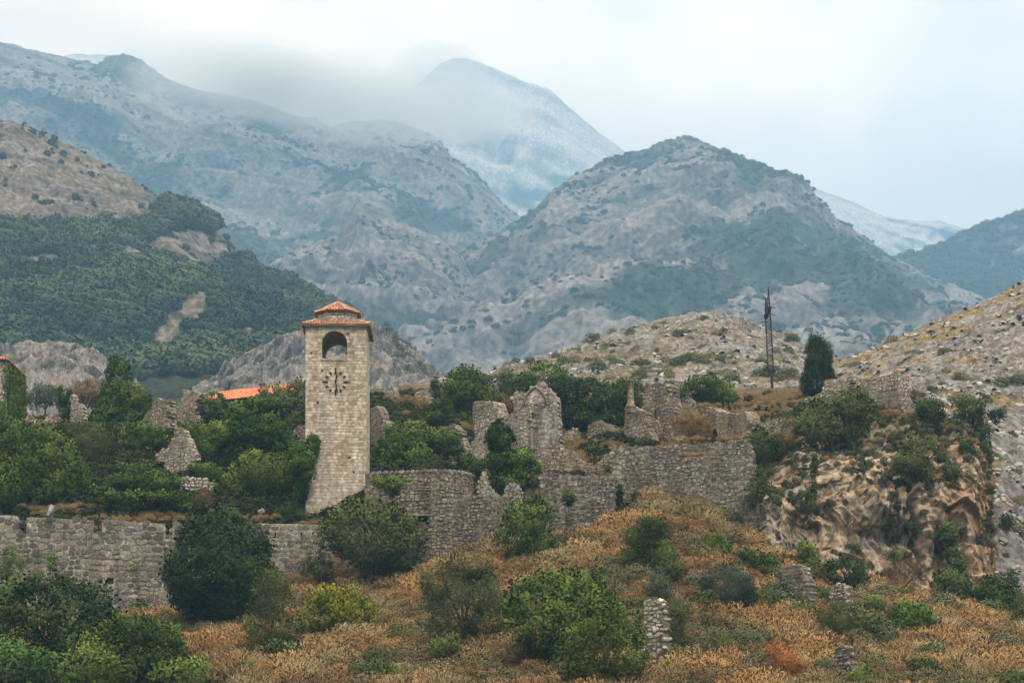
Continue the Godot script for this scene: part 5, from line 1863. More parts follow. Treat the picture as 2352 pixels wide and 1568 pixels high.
func brush() -> void:
	# dry grass and low brush on the slope below the walls
	wall_line = rows_of([[0, "-100,149.3 540,152 640,152.5 840,154 900,153 985,151 1050,150.5 1062,152 1240,151.5 1242,149 1412,148.5 1414,151 1660,151 1740,151.5 1850,152.5 2060,153.5 2330,153.5 2400,149"]])[0]
	var kinds := [[], [], [], []]
	var tints := [PackedColorArray(), PackedColorArray(), PackedColorArray(), PackedColorArray()]
	var rust := L(0.265, 0.16, 0.068)
	var tan := L(0.262, 0.195, 0.095)
	var straw := L(0.31, 0.262, 0.145)
	var olive := L(0.125, 0.112, 0.05)
	var sage := L(0.095, 0.098, 0.055)
	var umber := L(0.135, 0.092, 0.055)
	for i in 8200:
		var d := sqrt(rr(98.0 * 98.0, 153.0 * 153.0))
		var u := rr(-60, 2400)
		if not in_front_of_walls(u, d - 0.2):
			continue
		var x := (u - CX) / F * d
		var p := Vector3(x, 0, -d)
		p.y = ground_h(x, -d) + relief(Vector3(x, 0, -d), 3.0) * 0.1
		var a := fbm.get_noise_2d(x * 9.0, d * 9.0)
		var b := fbm.get_noise_2d(x * 8.0 + 400.0, d * 14.0)
		var warm := smoothstep(1250.0, 1700.0, u) * smoothstep(128.0, 144.0, d) * 0.35
		var c: Color
		var k := 0
		var q := a * 1.7 + rr(-0.22, 0.22) + warm
		if q > 0.3:
			c = rust.lerp(tan, rng.randf() * 0.7)
		elif q > 0.03:
			c = tan.lerp(straw, rng.randf())
			k = 1
		elif q > -0.28:
			c = umber.lerp(rust, rng.randf() * 0.6)
			k = 2
		else:
			c = olive.lerp(sage, rng.randf())
			k = 3
		if b > 0.25 and rng.randf() < 0.6:
			c = olive.lerp(straw, rng.randf() * 0.6)
			k = 2
		if b < -0.3 and rng.randf() < 0.5:
			continue
		var s := (0.45 + 1.25 * pow(rng.randf(), 1.7)) * (1.0 + a * 0.5)
		kinds[k].append(Transform3D(Basis(Vector3.UP, rr(0, TAU)).scaled(Vector3(s * rr(0.9, 1.4), s * rr(0.75, 1.15), s)), p - Vector3(0, 0.08, 0)))
		tints[k].append(c * rr(0.75, 1.2))
	var names := ["rust_brush", "dry_grass", "brown_brush", "grey_brush"]
	var labels := ["rust orange dry brush covering the slope below the walls", "straw coloured dry grass tufts between the brush on the slope", "brown and olive half dry brush on the slope", "grey green low scrub mixed into the dry slope"]
	for k in 4:
		tag(scatter(self, names[k], clumps["tuft%d" % k], mats.leaf, kinds[k], tints[k]), labels[k], "brush", "", "stuff")
	# dry grass on the terraces, wall tops and the ground behind the ruins
	var where := []
	var tint := PackedColorArray()
	for e in pts("1290,1012,1420,1030,172,60 1240,1030,1320,1040,170,30 1545,1008,1725,1012,159.5,170 1560,1046,1640,1050,156.2,60 1592,930,1715,940,177,110 880,955,960,975,186,140 900,905,975,930,204,160 1840,945,2100,960,172,160 200,1188,480,1198,156,120 578,1188,640,1200,158,60 60,965,160,1000,184,70 400,1090,430,1092,170.5,26 340,915,385,925,183,30 1700,900,1850,960,190,160 880,990,1060,1030,182,60 1150,880,1300,900,200,80"):
		for i in int(e[5]):
			var d: float = e[4] + rr(-1.5, 1.5)
			var p := at(rr(e[0], e[2]), rr(e[1], e[3]), d)
			if fbm.get_noise_3dv(p * 40.0) < rr(-0.2, 0.15):
				continue
			if p.y - ground_h(p.x, p.z) > 1.0 and e[4] > 180:
				p.y = ground_h(p.x, p.z)
			var s := rr(0.14, 0.42)
			where.append(Transform3D(Basis(Vector3.UP, rr(0, TAU)).scaled(Vector3(s, s, s)), p))
			tint.append((tan if rng.randf() < 0.5 else rust.lerp(straw, rng.randf())) * rr(0.85, 1.15))
	tag(scatter(self, "terrace_grass", clumps.tuft1, mats.leaf, where, tint), "dry orange grass on the terraces and wall tops among the ruins", "grass", "", "stuff")


func undergrowth() -> void:
	var where := [[], []]
	var tint := [PackedColorArray(), PackedColorArray()]
	for i in 16000:
		var d := rr(157.5, 222.0)
		var u := rr(-60, 1860)
		var x := (u - CX) / F * d
		var y := ground_h(x, -d)
		var a := fbm.get_noise_2d(x * 14.0, d * 14.0)
		var dry := smoothstep(860.0, 1250.0, u) * 0.4 + smoothstep(186.0, 215.0, d) * 0.35 - 0.25 + smoothstep(166.0, 158.0, d) * 0.4
		var k := 0
		var c := L(0.014, 0.022, 0.009).lerp(L(0.036, 0.046, 0.017), rng.randf())
		if a + dry + rr(-0.15, 0.15) > 0.12:
			k = 1
			c = L(0.3, 0.21, 0.1).lerp(L(0.2, 0.17, 0.085), rng.randf())
			if rng.randf() < 0.4:
				continue
		if k == 0 and u > 1000.0 and rng.randf() < 0.75:
			continue
		var s := rr(0.25, 0.65) if k == 0 else rr(0.25, 0.5)
		where[k].append(Transform3D(Basis(Vector3.UP, rr(0, TAU)).scaled(Vector3(s * 1.4, s, s * 1.2)), Vector3(x, y + s * 0.15, -d)))
		tint[k].append(c * rr(0.8, 1.2))
	tag(scatter(self, "green_undergrowth", clumps.blob, mats.leaf, where[0], tint[0]), "low green undergrowth between the ruins on the terrace", "undergrowth", "", "stuff")
	tag(scatter(self, "dry_undergrowth", clumps.tuft1, mats.leaf, where[1], tint[1]), "dry grass between the ruins on the upper terrace", "grass", "", "stuff")


func build_plants() -> void:
	pal.black = [L(0.018, 0.034, 0.014), L(0.031, 0.052, 0.019), L(0.041, 0.066, 0.024)]
	pal.dark = [L(0.02, 0.038, 0.014), L(0.04, 0.068, 0.022), L(0.07, 0.105, 0.03)]
	pal.mid = [L(0.028, 0.055, 0.014), L(0.06, 0.1, 0.022), L(0.11, 0.158, 0.034)]
	pal.olive = [L(0.045, 0.062, 0.023), L(0.068, 0.090, 0.030), L(0.090, 0.112, 0.040)]
	pal.grey = [L(0.052, 0.070, 0.032), L(0.077, 0.098, 0.045), L(0.104, 0.128, 0.059)]
	pal.lime = [L(0.050, 0.085, 0.016), L(0.081, 0.130, 0.022), L(0.126, 0.170, 0.029)]
	pal.moss = [L(0.036, 0.06, 0.014), L(0.068, 0.102, 0.021), L(0.102, 0.14, 0.03)]
	pal.yellow = [L(0.054, 0.085, 0.014), L(0.108, 0.140, 0.018), L(0.234, 0.220, 0.022), L(0.081, 0.120, 0.018)]
	pal.fresh = [L(0.041, 0.085, 0.025), L(0.068, 0.125, 0.040), L(0.099, 0.165, 0.054)]
	pal.ivy = [L(0.02, 0.042, 0.01), L(0.046, 0.085, 0.018), L(0.095, 0.145, 0.03)]
	pal.cypress = [L(0.018, 0.036, 0.014), L(0.031, 0.055, 0.019), L(0.045, 0.072, 0.023)]
	pal.brown = [L(0.12, 0.085, 0.05), L(0.17, 0.11, 0.06), L(0.1, 0.09, 0.045)]
	pal.blue = [L(0.04, 0.062, 0.044), L(0.055, 0.08, 0.055), L(0.07, 0.095, 0.064)]
	pal.tan = [L(0.24, 0.19, 0.085), L(0.32, 0.22, 0.09), L(0.2, 0.18, 0.08)]
	pal.rust = [L(0.42, 0.16, 0.045), L(0.5, 0.21, 0.06), L(0.36, 0.15, 0.05)]
	# bottom left
	tree("broadleaf_tree", "big dark green broadleaf tree at lower left in front of the curtain wall", "tree", "", 128, "130,1415,120,85 60,1465,95,80 205,1385,60,52 195,1490,92,72 25,1390,62,56 225,1450,56,60 110,1355,66,34", "broad", "dark", 0.46, 1.0)
	tree("spreading_tree", "green spreading tree at the bottom edge right of the biggest one", "tree", "", 121, "335,1500,100,70 250,1530,84,66 410,1552,84,50 300,1450,62,38 370,1462,50,34 200,1540,60,40", "broad", "mid", 0.42)
	tree("feathery_tree", "light green feathery tree in the bottom left corner", "tree", "", 111, "20,1525,66,52 120,1560,90,50 225,1566,76,40 -30,1510,50,44 80,1525,48,30", "feather", "fresh", 0.5)
	tree("round_carob_tree", "huge round blackish green tree standing against the front wall", "tree", "", 141, "500,1300,118,112 500,1225,85,52 440,1330,66,80 575,1335,60,75 520,1392,84,44 450,1250,50,50 560,1250,55,50", "broad", "black", 0.4, 1.6)
	tree("young_olive", "slender grey olive tree below the round dark tree", "tree", "", 134, "622,1400,50,75 642,1455,45,55 600,1450,38,50 630,1345,26,30", "fine", "olive", 0.46)
	tree("yellowing_bush", "green bush turning yellow below the tower wall", "bush", "", 135, "780,1405,78,52 740,1422,52,42 832,1420,40,40 752,1368,44,26 800,1375,40,26", "broad", "yellow", 0.36, 0.9)
	tree("tower_foot_tree", "wide dark tree hiding the right foot of the clock tower", "tree", "", 146, "862,1240,104,76 800,1222,58,58 925,1270,52,56 842,1180,66,32 938,1222,38,40 890,1190,50,34", "broad", "olive", 0.44, 1.0)
	tree("wall_shrub", "thin shrub climbing the low wall left of the tower foot tree", "shrub", "", 151.5, "725,1280,24,36 705,1300,16,26 745,1310,24,26", "broad", "olive", 0.3, 0.6)
	tree("grey_olive_tree", "soft grey olive tree in the middle of the dry slope", "tree", "", 136, "1060,1375,84,80 1010,1340,46,46 1118,1425,54,54 1080,1305,64,30 1040,1445,56,46 1110,1360,45,45", "fine", "grey", 0.46, 1.0)
	tree("green_fig_tree", "broad green fig tree at bottom centre", "tree", "", 131, "1290,1366,112,54 1240,1424,82,66 1355,1404,74,64 1218,1376,58,44 1290,1456,86,64 1195,1402,38,42 1300,1410,80,60", "broad", "mid", 0.42)
	tree("pale_fig_tree", "pale green fig tree with bare twigs at the bottom edge", "tree", "", 124, "1382,1480,98,84 1438,1510,52,60 1326,1520,62,54 1398,1552,90,42 1420,1440,52,44", "broad", "moss", 0.36, 0.75)
	tree("two_toned_bush", "rounded bush with a bright green top in front of the curtain wall", "bush", "", 147, "1210,1192,54,46 1190,1232,50,52 1232,1245,44,42 1232,1170,36,30", "broad", "ivy", 0.38)
	tree("rounded_bush", "rich green round bush alone on the orange slope", "bush", "", 144, "1480,1236,46,44 1522,1278,38,32 1458,1262,28,32 1495,1210,36,22", "fine", "mid", 0.4, 1.1)
	tree("dome_bush", "smooth blue green dome shaped bush on the right slope", "bush", "", 138, "1670,1350,64,54 1640,1372,34,34 1705,1368,34,38", "fine", "blue", 0.3, 1.8)
	tree("small_tree", "small thin trunked tree in front of the broad slope ruin", "tree", "", 136.5, "1790,1366,40,28 1824,1382,28,22 1768,1378,20,18", "broad", "dark", 0.32, 0.8, {"tr": 0.07})
	tree("slope_bush", "dark twin bush above the dome bush on the right slope", "bush", "", 142, "1735,1296,34,26 1765,1312,26,24 1712,1282,24,20", "broad", "dark", 0.36)
	tree("slope_bush", "upright green bush just left of the broad slope ruin top", "bush", "", 144, "1856,1290,30,36 1850,1262,22,20 1870,1310,22,22", "broad", "mid", 0.36)
	tree("slope_bush", "small dark bush between the dome bush and the cliff foot", "bush", "", 146, "1806,1284,20,18 1815,1292,14,14", "broad", "dark", 0.3)
	tree("slope_bush", "wide dark green bush behind the tapering stone slab", "bush", "", 143.5, "1946,1318,46,34 1925,1300,30,24 1972,1340,26,24", "broad", "dark", 0.38)
	tree("slope_bush", "olive bush at the foot of the tapering stone slab", "bush", "", 136, "1928,1418,28,44 1905,1432,22,26 1935,1450,26,30", "fine", "olive", 0.36)
	tree("slope_bush", "dark low bush left of the tapering stone slab", "bush", "", 137, "1882,1430,22,20 1896,1440,16,14", "broad", "dark", 0.3)
	tree("slope_bush", "round green bush right of the olive bush on the slope", "bush", "", 135, "1994,1438,38,38 1980,1420,24,22", "broad", "olive", 0.36)
	tree("slope_bush", "small bush above the round green one on the right slope", "bush", "", 139, "2008,1388,22,20 2020,1396,14,14", "broad", "mid", 0.32)
	tree("umbrella_bush", "umbrella shaped green bush on the lower right slope", "bush", "", 135, "2098,1420,54,34 2075,1440,34,24 2125,1445,36,26 2085,1400,30,18", "broad", "mid", 0.38)
	tree("cave_foot_bush", "large dark bush below the cave at the right end of the cliff", "bush", "", 147, "2198,1348,46,40 2175,1335,26,24 2225,1368,26,26", "broad", "dark", 0.4)
	tree("edge_bush", "dense dark bush near the right edge under the cliff corner", "bush", "", 146, "2288,1368,46,44 2262,1355,26,24 2310,1385,26,28 2320,1335,16,18", "broad", "dark", 0.4)
	tree("edge_bush", "olive bush cut by the right edge of the view", "bush", "", 138, "2350,1396,26,42 2362,1420,26,26", "fine", "olive", 0.38)
	tree("cave_ivy", "dark ivy filling the cave mouth in the cliff", "ivy", "", 153.5, "2176,1226,20,24 2188,1268,20,24 2202,1300,18,22", "ivy", "dark", 0.4, 1.2, {"trunk": false, "part": "foliage"})
	tree("cliff_bush", "small green bush clinging to the lower middle of the cliff", "bush", "", 153, "2052,1275,20,13 2064,1280,12,10", "broad", "mid", 0.28, 1.0, {"v": 1290.0})
	tree("cliff_bush", "little dark bush in a hollow at the cliff foot", "bush", "", 153.5, "1958,1256,15,11 1966,1262,10,8", "broad", "olive", 0.26, 1.0, {"v": 1270.0})
	tree("tan_bush", "leafless tan bush at the foot of the cliff", "bush", "", 148, "2074,1316,38,26 2100,1325,24,18", "twig", "brown", 0.5, 0.8)
	tree("rust_bush", "bright rust orange bush near the bottom right", "bush", "", 127, "1796,1520,28,26 1810,1535,20,20 1785,1505,18,16", "twig", "rust", 0.42, 1.2)
	tree("rust_bush", "tiny rust orange bush beside the crooked pillar", "bush", "", 129, "1898,1498,11,12", "twig", "rust", 0.3, 1.2)
	tree("slope_bush", "small dark bush at the foot of the thin stone slab", "bush", "", 131, "1545,1425,34,50 1560,1400,24,28 1550,1470,24,24", "fine", "olive", 0.4)
	tree("slope_bush", "grey green bush left of the dome bush", "bush", "", 141, "1510,1340,22,38 1525,1362,20,24", "fine", "blue", 0.36)
	tree("slope_bush", "bushy green shrub left of the rust orange bush", "bush", "", 132, "1640,1480,30,32 1660,1495,22,20", "fine", "olive", 0.36)
	tree("slope_bush", "dark green bush at the bottom right among dry brush", "bush", "", 126, "2120,1530,30,24 2140,1540,20,18", "broad", "dark", 0.32)
	tree("slope_bush", "light green bush at the bottom edge below the crooked pillar", "bush", "", 123, "1975,1560,20,22 1985,1548,14,12", "feather", "lime", 0.32)
	tree("slope_bush", "bright green low bush beside the grey olive tree", "bush", "", 130, "1010,1495,30,24 1040,1480,20,26 990,1510,20,16", "broad", "moss", 0.32, 0.8)
	tree("slope_bush", "green bush on the dry slope below the yellowing bush", "bush", "", 131, "655,1500,38,26 630,1490,26,20", "broad", "dark", 0.34)
	tree("slope_bush", "tiny green bush on the slope left of the round carob tree foot", "bush", "", 130, "485,1480,24,16 460,1470,18,14", "broad", "mid", 0.3)
	tree("slope_bush", "low green bush at the bottom edge left of the fig trees", "bush", "", 122, "880,1548,30,22 905,1556,22,16", "broad", "moss", 0.32)
	tree("slope_bush", "small green bush above the green fig tree", "bush", "", 139, "1388,1320,24,18 1372,1328,16,12", "broad", "mid", 0.3)
	tree("slope_bush", "pale spiky bush between the rounded bush and the dome bush", "bush", "", 144, "1640,1255,32,26 1660,1265,22,18", "feather", "moss", 0.34, 0.8)
	tree("slope_bush", "small bush in the right terrace corner above the orange brush", "bush", "", 150, "1462,1148,14,20 1455,1170,18,14", "ivy", "ivy", 0.28)
	# on and against the walls
	tree("wall_ivy", "strip of ivy in the shaded notch beside the square wall block", "ivy", "", 150.4, "1422,1140,9,30 1426,1175,10,20", "ivy", "dark", 0.3, 1.0, {"trunk": false, "part": "foliage"})
	tree("wall_bush", "yellow green bush growing out of the bastion face", "bush", "", 151.4, "895,1112,30,17 875,1105,22,12 915,1108,20,14 900,1130,16,12", "broad", "lime", 0.26, 0.9, {"v": 1140.0, "tr": 0.05})
	tree("wall_bush", "small yellowish bush on the square wall block", "bush", "", 148.6, "1304,1138,12,18 1312,1150,10,12", "broad", "lime", 0.22, 0.9, {"v": 1165.0, "tr": 0.04})
	tree("wall_bush", "little green bush on the front wall at lower left", "bush", "", 148.8, "120,1288,14,10 116,1302,8,12", "broad", "mid", 0.22, 1.0, {"v": 1310.0, "tr": 0.03})
	tree("wall_bush", "climbing plant at the left end of the front wall", "climber", "", 148.6, "20,1275,14,22 45,1290,10,20 10,1310,14,18 30,1320,12,12", "broad", "mid", 0.22, 0.7, {"v": 1345.0, "tr": 0.03})
	tree("wall_bush", "tiny yellow plant on the front wall under the second gap", "plant", "", 149.4, "306,1305,6,7", "broad", "yellow", 0.16, 1.0, {"v": 1313.0, "tr": 0.02})
	tree("wall_bush", "green shrub at the foot of the front wall beside the round tree", "shrub", "", 147, "320,1400,22,20 305,1412,16,14", "broad", "moss", 0.28)
	tree("wall_bush", "dark bush at the corner where the terrace meets the cliff", "bush", "", 149, "1692,1200,16,18 1698,1210,10,10", "broad", "dark", 0.26)
	tree("wall_bush", "dark bush on the broken church base", "bush", "", 157, "1364,1036,17,12 1372,1030,10,8", "broad", "dark", 0.24, 1.0, {"v": 1050.0})
	tree("wall_bush", "dark bush on the ledge over the square wall block", "bush", "", 153.5, "1402,1078,16,11 1412,1072,9,8", "broad", "olive", 0.24, 1.0, {"v": 1092.0})
	tree("wall_bush", "small shrub under the round chimney wall", "shrub", "", 163, "1474,1020,13,12", "broad", "olive", 0.24, 1.0, {"v": 1035.0})
	tree("wall_bush", "dark shrub on the left shoulder of the square wall block", "shrub", "", 150.5, "1240,1108,14,14", "broad", "olive", 0.24, 1.0, {"v": 1122.0})
	tree("tower_ivy", "ivy climbing the left flank of the clock tower", "ivy", "", 159.4, "716,1030,13,30 702,1070,18,34 692,1115,18,36 680,1050,22,40 725,1020,7,20", "ivy", "ivy", 0.32, 1.3, {"trunk": false, "part": "foliage"})
	tree("bright_bush", "bright green bush at the left foot of the clock tower", "bush", "", 160.5, "672,1178,36,24 650,1188,22,16 690,1190,18,18", "fine", "ivy", 0.32, 1.2)
	tree("weedy_bush", "yellow green weeds over the top of the round dark tree", "weeds", "", 158, "535,1190,16,20 555,1198,14,12", "feather", "lime", 0.26, 0.7)
	# left of the tower
	tree("leafy_tree", "big olive green leafy tree behind the front wall at far left", "tree", "", 166, "92,1062,84,66 60,1012,56,36 142,1102,62,54 40,1120,56,46 112,1146,84,34 110,1020,50,36", "broad", "moss", 0.46)
	tree("leafy_tree", "yellow green tree cut by the left edge above the wall", "tree", "", 159, "5,1110,32,56 -10,1080,26,40 20,1150,20,30", "broad", "moss", 0.42)
	tree("grey_leaf_tree", "greyish tree with see through twigs behind the leafy tree", "tree", "", 176, "206,1020,52,46 182,992,40,28 236,1048,34,36 215,1060,40,30", "fine", "olive", 0.5, 0.75)
	tree("umbrella_pine", "dark flat layered umbrella pine behind the front wall", "tree", "", 162, "330,1108,92,22 272,1128,56,20 392,1138,50,18 330,1145,96,16 320,1082,52,16 400,1165,44,14 300,1165,60,14", "broad", "ivy", 0.4, 1.1, {"u": 405.0, "depth": 0.7})
	tree("ivy_mound", "tall ivy mound shaped like a hooded tower at left", "ivy", "", 192, "272,862,28,36 268,895,32,30 265,925,38,32 245,952,36,26 230,965,24,18", "ivy", "ivy", 0.42, 1.2, {"part": "foliage", "stem": "stem"})
	tree("ivy_mound", "second rounder ivy mound leaning on the tall one", "ivy", "", 190, "305,920,40,34 300,948,46,34 325,935,24,32 280,960,36,22", "ivy", "ivy", 0.42, 1.2, {"part": "foliage", "stem": "stem"})
	tree("ivy_column", "narrow column of ivy beside the slender wall stub", "ivy", "", 191, "146,912,15,24 147,940,15,24", "ivy", "ivy", 0.36, 1.2, {"part": "foliage", "stem": "stem"})
	tree("reddish_bush", "reddish brown bush behind the ivy column", "bush", "", 200, "185,905,34,28 210,900,28,30 225,915,20,28 170,915,22,20", "fine", "brown", 0.45, 0.9)
	tree("hazy_bush", "bluish green bush behind the rubble wall at far left", "bush", "", 245, "105,905,30,24 80,918,28,18 125,915,20,20", "broad", "blue", 0.5)
	tree("house_ivy", "thick green ivy over the side wall of the house at the left edge", "ivy", "", 192, "16,872,7,46,0.7 22,882,8,50,1.9 29,890,8,52,3.1 37,896,8,50,4.3 45,900,8,50,5.5 52,905,7,46,6.6 20,940,10,34,1.2 30,948,10,34,3 42,950,10,34,5 52,950,9,30,6.4 6,940,12,26,0.3 -6,950,12,20,0.3", "ivy", "lime", 0.32, 1.5, {"trunk": false, "part": "foliage", "depth": 0.8, "v": 985.0})
	tree("dark_hedge", "dark ivy bank below the ivy covered house", "ivy", "", 184, "20,985,36,24 0,970,30,24 44,992,16,16", "ivy", "ivy", 0.4, 1.2, {"part": "foliage", "stem": "stem"})
	tree("ivy_wall", "ivy curtain over a wall left of the stained gable", "ivy", "", 178, "318,1020,44,46 350,1005,28,26 300,1050,32,34 340,1050,26,30", "ivy", "ivy", 0.42, 1.2, {"part": "foliage", "stem": "stem"})
	tree("ivy_tree", "great domed ivy tree left of the clock tower", "ivy", "", 176, "590,988,72,56 562,952,44,32 632,1022,46,48 556,1042,48,44 602,932,48,18 540,1000,34,40", "ivy", "ivy", 0.44, 1.2, {"part": "foliage"})
	tree("round_tree", "rounded mid green tree just left of the tower foot", "tree", "", 166, "612,1096,82,48 562,1132,66,42 662,1122,46,46 522,1152,38,32 622,1160,84,28 590,1070,50,26", "broad", "moss", 0.44, 1.1)
	tree("roof_bush", "round dark bush hiding the middle of the orange roof", "bush", "", 184, "494,936,30,30 480,950,20,20 508,945,18,20", "ivy", "ivy", 0.4, 1.1)
	tree("dusky_tree", "dusky green tree between the orange roof and the clock tower", "tree", "", 198, "636,925,48,38 682,908,26,30 672,958,32,30 620,945,34,24 690,940,20,36", "broad", "olive", 0.46)
	tree("ledge_ivy", "light green creeper on the ledge right of the toothed ruin", "creeper", "", 173, "480,1000,38,22 456,1028,28,22 500,985,22,18 440,985,26,10", "broad", "lime", 0.34, 0.9)
	tree("ledge_ivy", "dark ivy clump right of the stained gable", "ivy", "", 169, "470,1082,32,22 495,1095,22,18 450,1075,18,16", "ivy", "ivy", 0.36, 1.2)
	tree("dark_shrub", "grey brown shrub right of the umbrella pine trunk", "shrub", "", 162, "458,1165,20,22 470,1150,14,18", "fine", "brown", 0.34)
	# right of the tower
	tree("ivy_bush", "large ivy bush just right of the clock tower", "bush", "", 173, "930,1010,52,42 892,1042,38,36 958,1050,38,32 915,1060,40,26 945,985,30,18", "ivy", "ivy", 0.42, 1.2)
	tree("ivy_bush", "ivy bush in front of the dark triangular stump", "bush", "", 175, "1008,1008,42,24 1032,1040,34,22 985,1045,34,28 1010,1060,30,18", "ivy", "ivy", 0.42, 1.1)
	tree("round_bush", "round green bush above the ivy right of the dry grass", "bush", "", 186, "1010,945,28,28 998,958,20,18 1020,930,18,14", "ivy", "ivy", 0.38, 1.1)
	tree("tall_leafy_tree", "tall leafy tree behind the broken pier", "tree", "", 197, "1080,895,56,42 1050,902,36,38 1112,918,36,40 1058,862,22,14 1068,975,24,36 1090,940,40,40", "broad", "mid", 0.48, 1.1)
	tree("little_cypress", "little dark cypress beside the distant pale wall", "cypress", "", 203, "1000,882,5,12 1001,900,9,20", "needle", "cypress", 0.34, 1.4)
	tree("brown_cypress", "brownish rounded cypress behind the broken pier", "cypress", "", 200, "1163,880,15,30 1162,895,15,20", "needle", "olive", 0.4, 1.4)
	tree("brown_cypress", "faded olive brown conifer left of the church gable", "conifer", "", 186, "1160,935,20,28 1150,955,16,20", "needle", "brown", 0.4, 1.4)
	tree("church_ivy", "bulky ivy growth standing before the left side of the church", "ivy", "", 157, "1148,1008,32,36 1152,1062,38,36 1206,1086,38,30 1152,1108,28,28 1196,1052,28,22 1180,1110,26,18", "ivy", "ivy", 0.38, 1.3, {"part": "foliage"})
	tree("parapet_bush", "dark bush between the bastion and the ragged parapet", "bush", "", 160, "1080,1078,26,28 1068,1062,16,16 1092,1090,16,18", "broad", "dark", 0.34)
	tree("parapet_bush", "lighter bush just above the curtain wall beside the bastion", "bush", "", 156.5, "1080,1120,22,20 1070,1132,14,12", "fine", "mid", 0.32)
	tree("bright_tree", "bright green tree top behind the church gable", "tree", "", 193, "1252,866,44,24 1202,882,28,20 1275,880,26,20", "broad", "mid", 0.44)
	tree("grove_tree", "dense dark tree grove filling the gap right of the church", "tree", "", 187, "1340,912,60,42 1392,922,46,42 1322,950,46,36 1402,958,40,36 1300,900,36,30 1425,915,24,40 1360,960,50,26 1458,915,24,40", "ivy", "dark", 0.48, 1.3)
	tree("bright_bush", "bright green bushy tree on the slope right of the tall ruin", "tree", "", 197, "1610,893,42,26 1650,904,32,24 1585,900,24,22 1676,915,18,16", "broad", "mid", 0.42, 1.1)
	tree("gap_tree", "green tree seen between the tall ruin and the leaning spike", "tree", "", 189, "1550,930,18,34 1545,905,14,18", "broad", "ivy", 0.4)
	tree("tamarisk_bush", "fluffy tan yellow bush on the upper terrace", "bush", "", 168, "1588,980,34,24 1570,972,22,16 1605,985,22,18", "twig", "tan", 0.42, 1.3)
	tree("cliff_top_tree", "wide dark olive tree spreading over the cliff top", "tree", "", 165, "1902,962,54,46 1958,932,42,36 1882,992,42,34 1940,985,46,32 1852,975,26,30 1985,950,26,26", "broad", "olive", 0.44, 0.95)
	tree("cliff_edge_tree", "dark bushy tree at the junction of wall and cliff", "tree", "", 163.5, "1745,1022,34,34 1762,1042,28,26 1725,1035,20,24", "broad", "dark", 0.38)
	tree("cliff_edge_tree", "small olive shrub above the junction of wall and cliff", "shrub", "", 165, "1800,1000,26,30 1790,1040,20,28", "fine", "brown", 0.36, 0.8)
	tree("summit_bush", "dark round bush right of the summit wall", "bush", "", 171, "2135,948,30,27 2120,935,18,16", "broad", "dark", 0.36)
	tree("summit_bush", "dark bush with a lower tail at the right top of the cliff", "bush", "", 175, "2230,936,32,28 2256,985,20,18 2245,960,18,22", "broad", "dark", 0.38)
	tree("summit_bush", "nearly black round bush on the bare right slope", "bush", "", 205, "2290,955,20,15", "broad", "black", 0.36)
	tree("summit_bush", "brown green shrub at the right end of the summit wall", "bush", "", 177, "2100,905,20,13", "fine", "brown", 0.36)
	tree("cliff_shrubs", "dark shrub draped over the upper cliff", "shrub", "", 158, "2085,1060,40,30 2120,1032,36,26 2060,1088,26,18 2105,1080,24,20", "broad", "olive", 0.38, 0.9, {"v": 1100.0})
	tree("cliff_vine", "dark vine hanging down a crack in the cliff", "vine", "", 154, "1868,1100,7,30 1862,1150,10,36 1872,1060,7,24", "ivy", "olive", 0.28, 0.9, {"trunk": false, "part": "foliage"})
	tree("cliff_edge_tree", "dark bush at the foot of the wall end beside the cliff", "bush", "", 151, "1738,1128,22,26 1752,1108,16,18 1730,1150,14,16", "broad", "olive", 0.32, 1.0, {"v": 1165.0})
	tree("cliff_bush", "dry olive bush over the left part of the cliff", "bush", "", 155.5, "1760,1085,30,16 1740,1100,20,14", "fine", "olive", 0.32, 0.8, {"v": 1110.0})
	tree("cliff_bush", "small bush on the rock near the right cliff corner", "bush", "", 172, "2312,1200,16,15", "broad", "dark", 0.3)
	tree("tall_cypress", "tall dark cypress on the skyline left of the summit wall", "cypress", "", 205, "1872,803,17,32 1890,815,15,32 1878,840,28,38 1878,872,34,38 1860,887,18,28 1898,882,16,28", "needle", "cypress", 0.42, 2.6)


# ---------------------------------------------------------------- sky
func build_sky() -> Sky:
	var w := 1024
	var h := 512
	var im := Image.create(w, h, false, Image.FORMAT_RGBF)
	var n := FastNoiseLite.new()
	n.seed = 11
	n.noise_type = FastNoiseLite.TYPE_SIMPLEX_SMOOTH
	n.frequency = 1.0
	n.fractal_octaves = 5
	n.fractal_gain = 0.5
	for y in h:
		var el := PI * (0.5 - (y + 0.5) / h)
		for x in w:
			var az := TAU * ((x + 0.5) / w - 0.5)
			var d := Vector3(sin(az) * cos(el), sin(el), -cos(az) * cos(el))
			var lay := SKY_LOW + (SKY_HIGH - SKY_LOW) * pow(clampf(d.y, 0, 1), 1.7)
			var q := Vector3(d.x, d.y * 2.2, d.z) * 3.2
			var c := n.get_noise_3dv(q) * 0.5 + n.get_noise_3dv(q * 2.7 + Vector3(5, 1, 2)) * 0.35
			var tone := Color(1.22, 1.03, 0.88).lerp(Color(1.4, 1.08, 0.77), clampf(0.55 + c * 1.3 + d.x * 3.0, 0, 1))
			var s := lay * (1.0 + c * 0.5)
			if d.y < 0.0:
				s = SKY_LOW * 0.35
				tone = Color(0.8, 0.85, 0.8)
			im.set_pixel(x, y, Color(tone.r * s, tone.g * s, tone.b * s))
	var pm := PanoramaSkyMaterial.new()
	pm.panorama = ImageTexture.create_from_image(im)
	var sky := Sky.new()
	sky.sky_material = pm
	return sky


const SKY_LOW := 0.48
const SKY_HIGH := 4.4


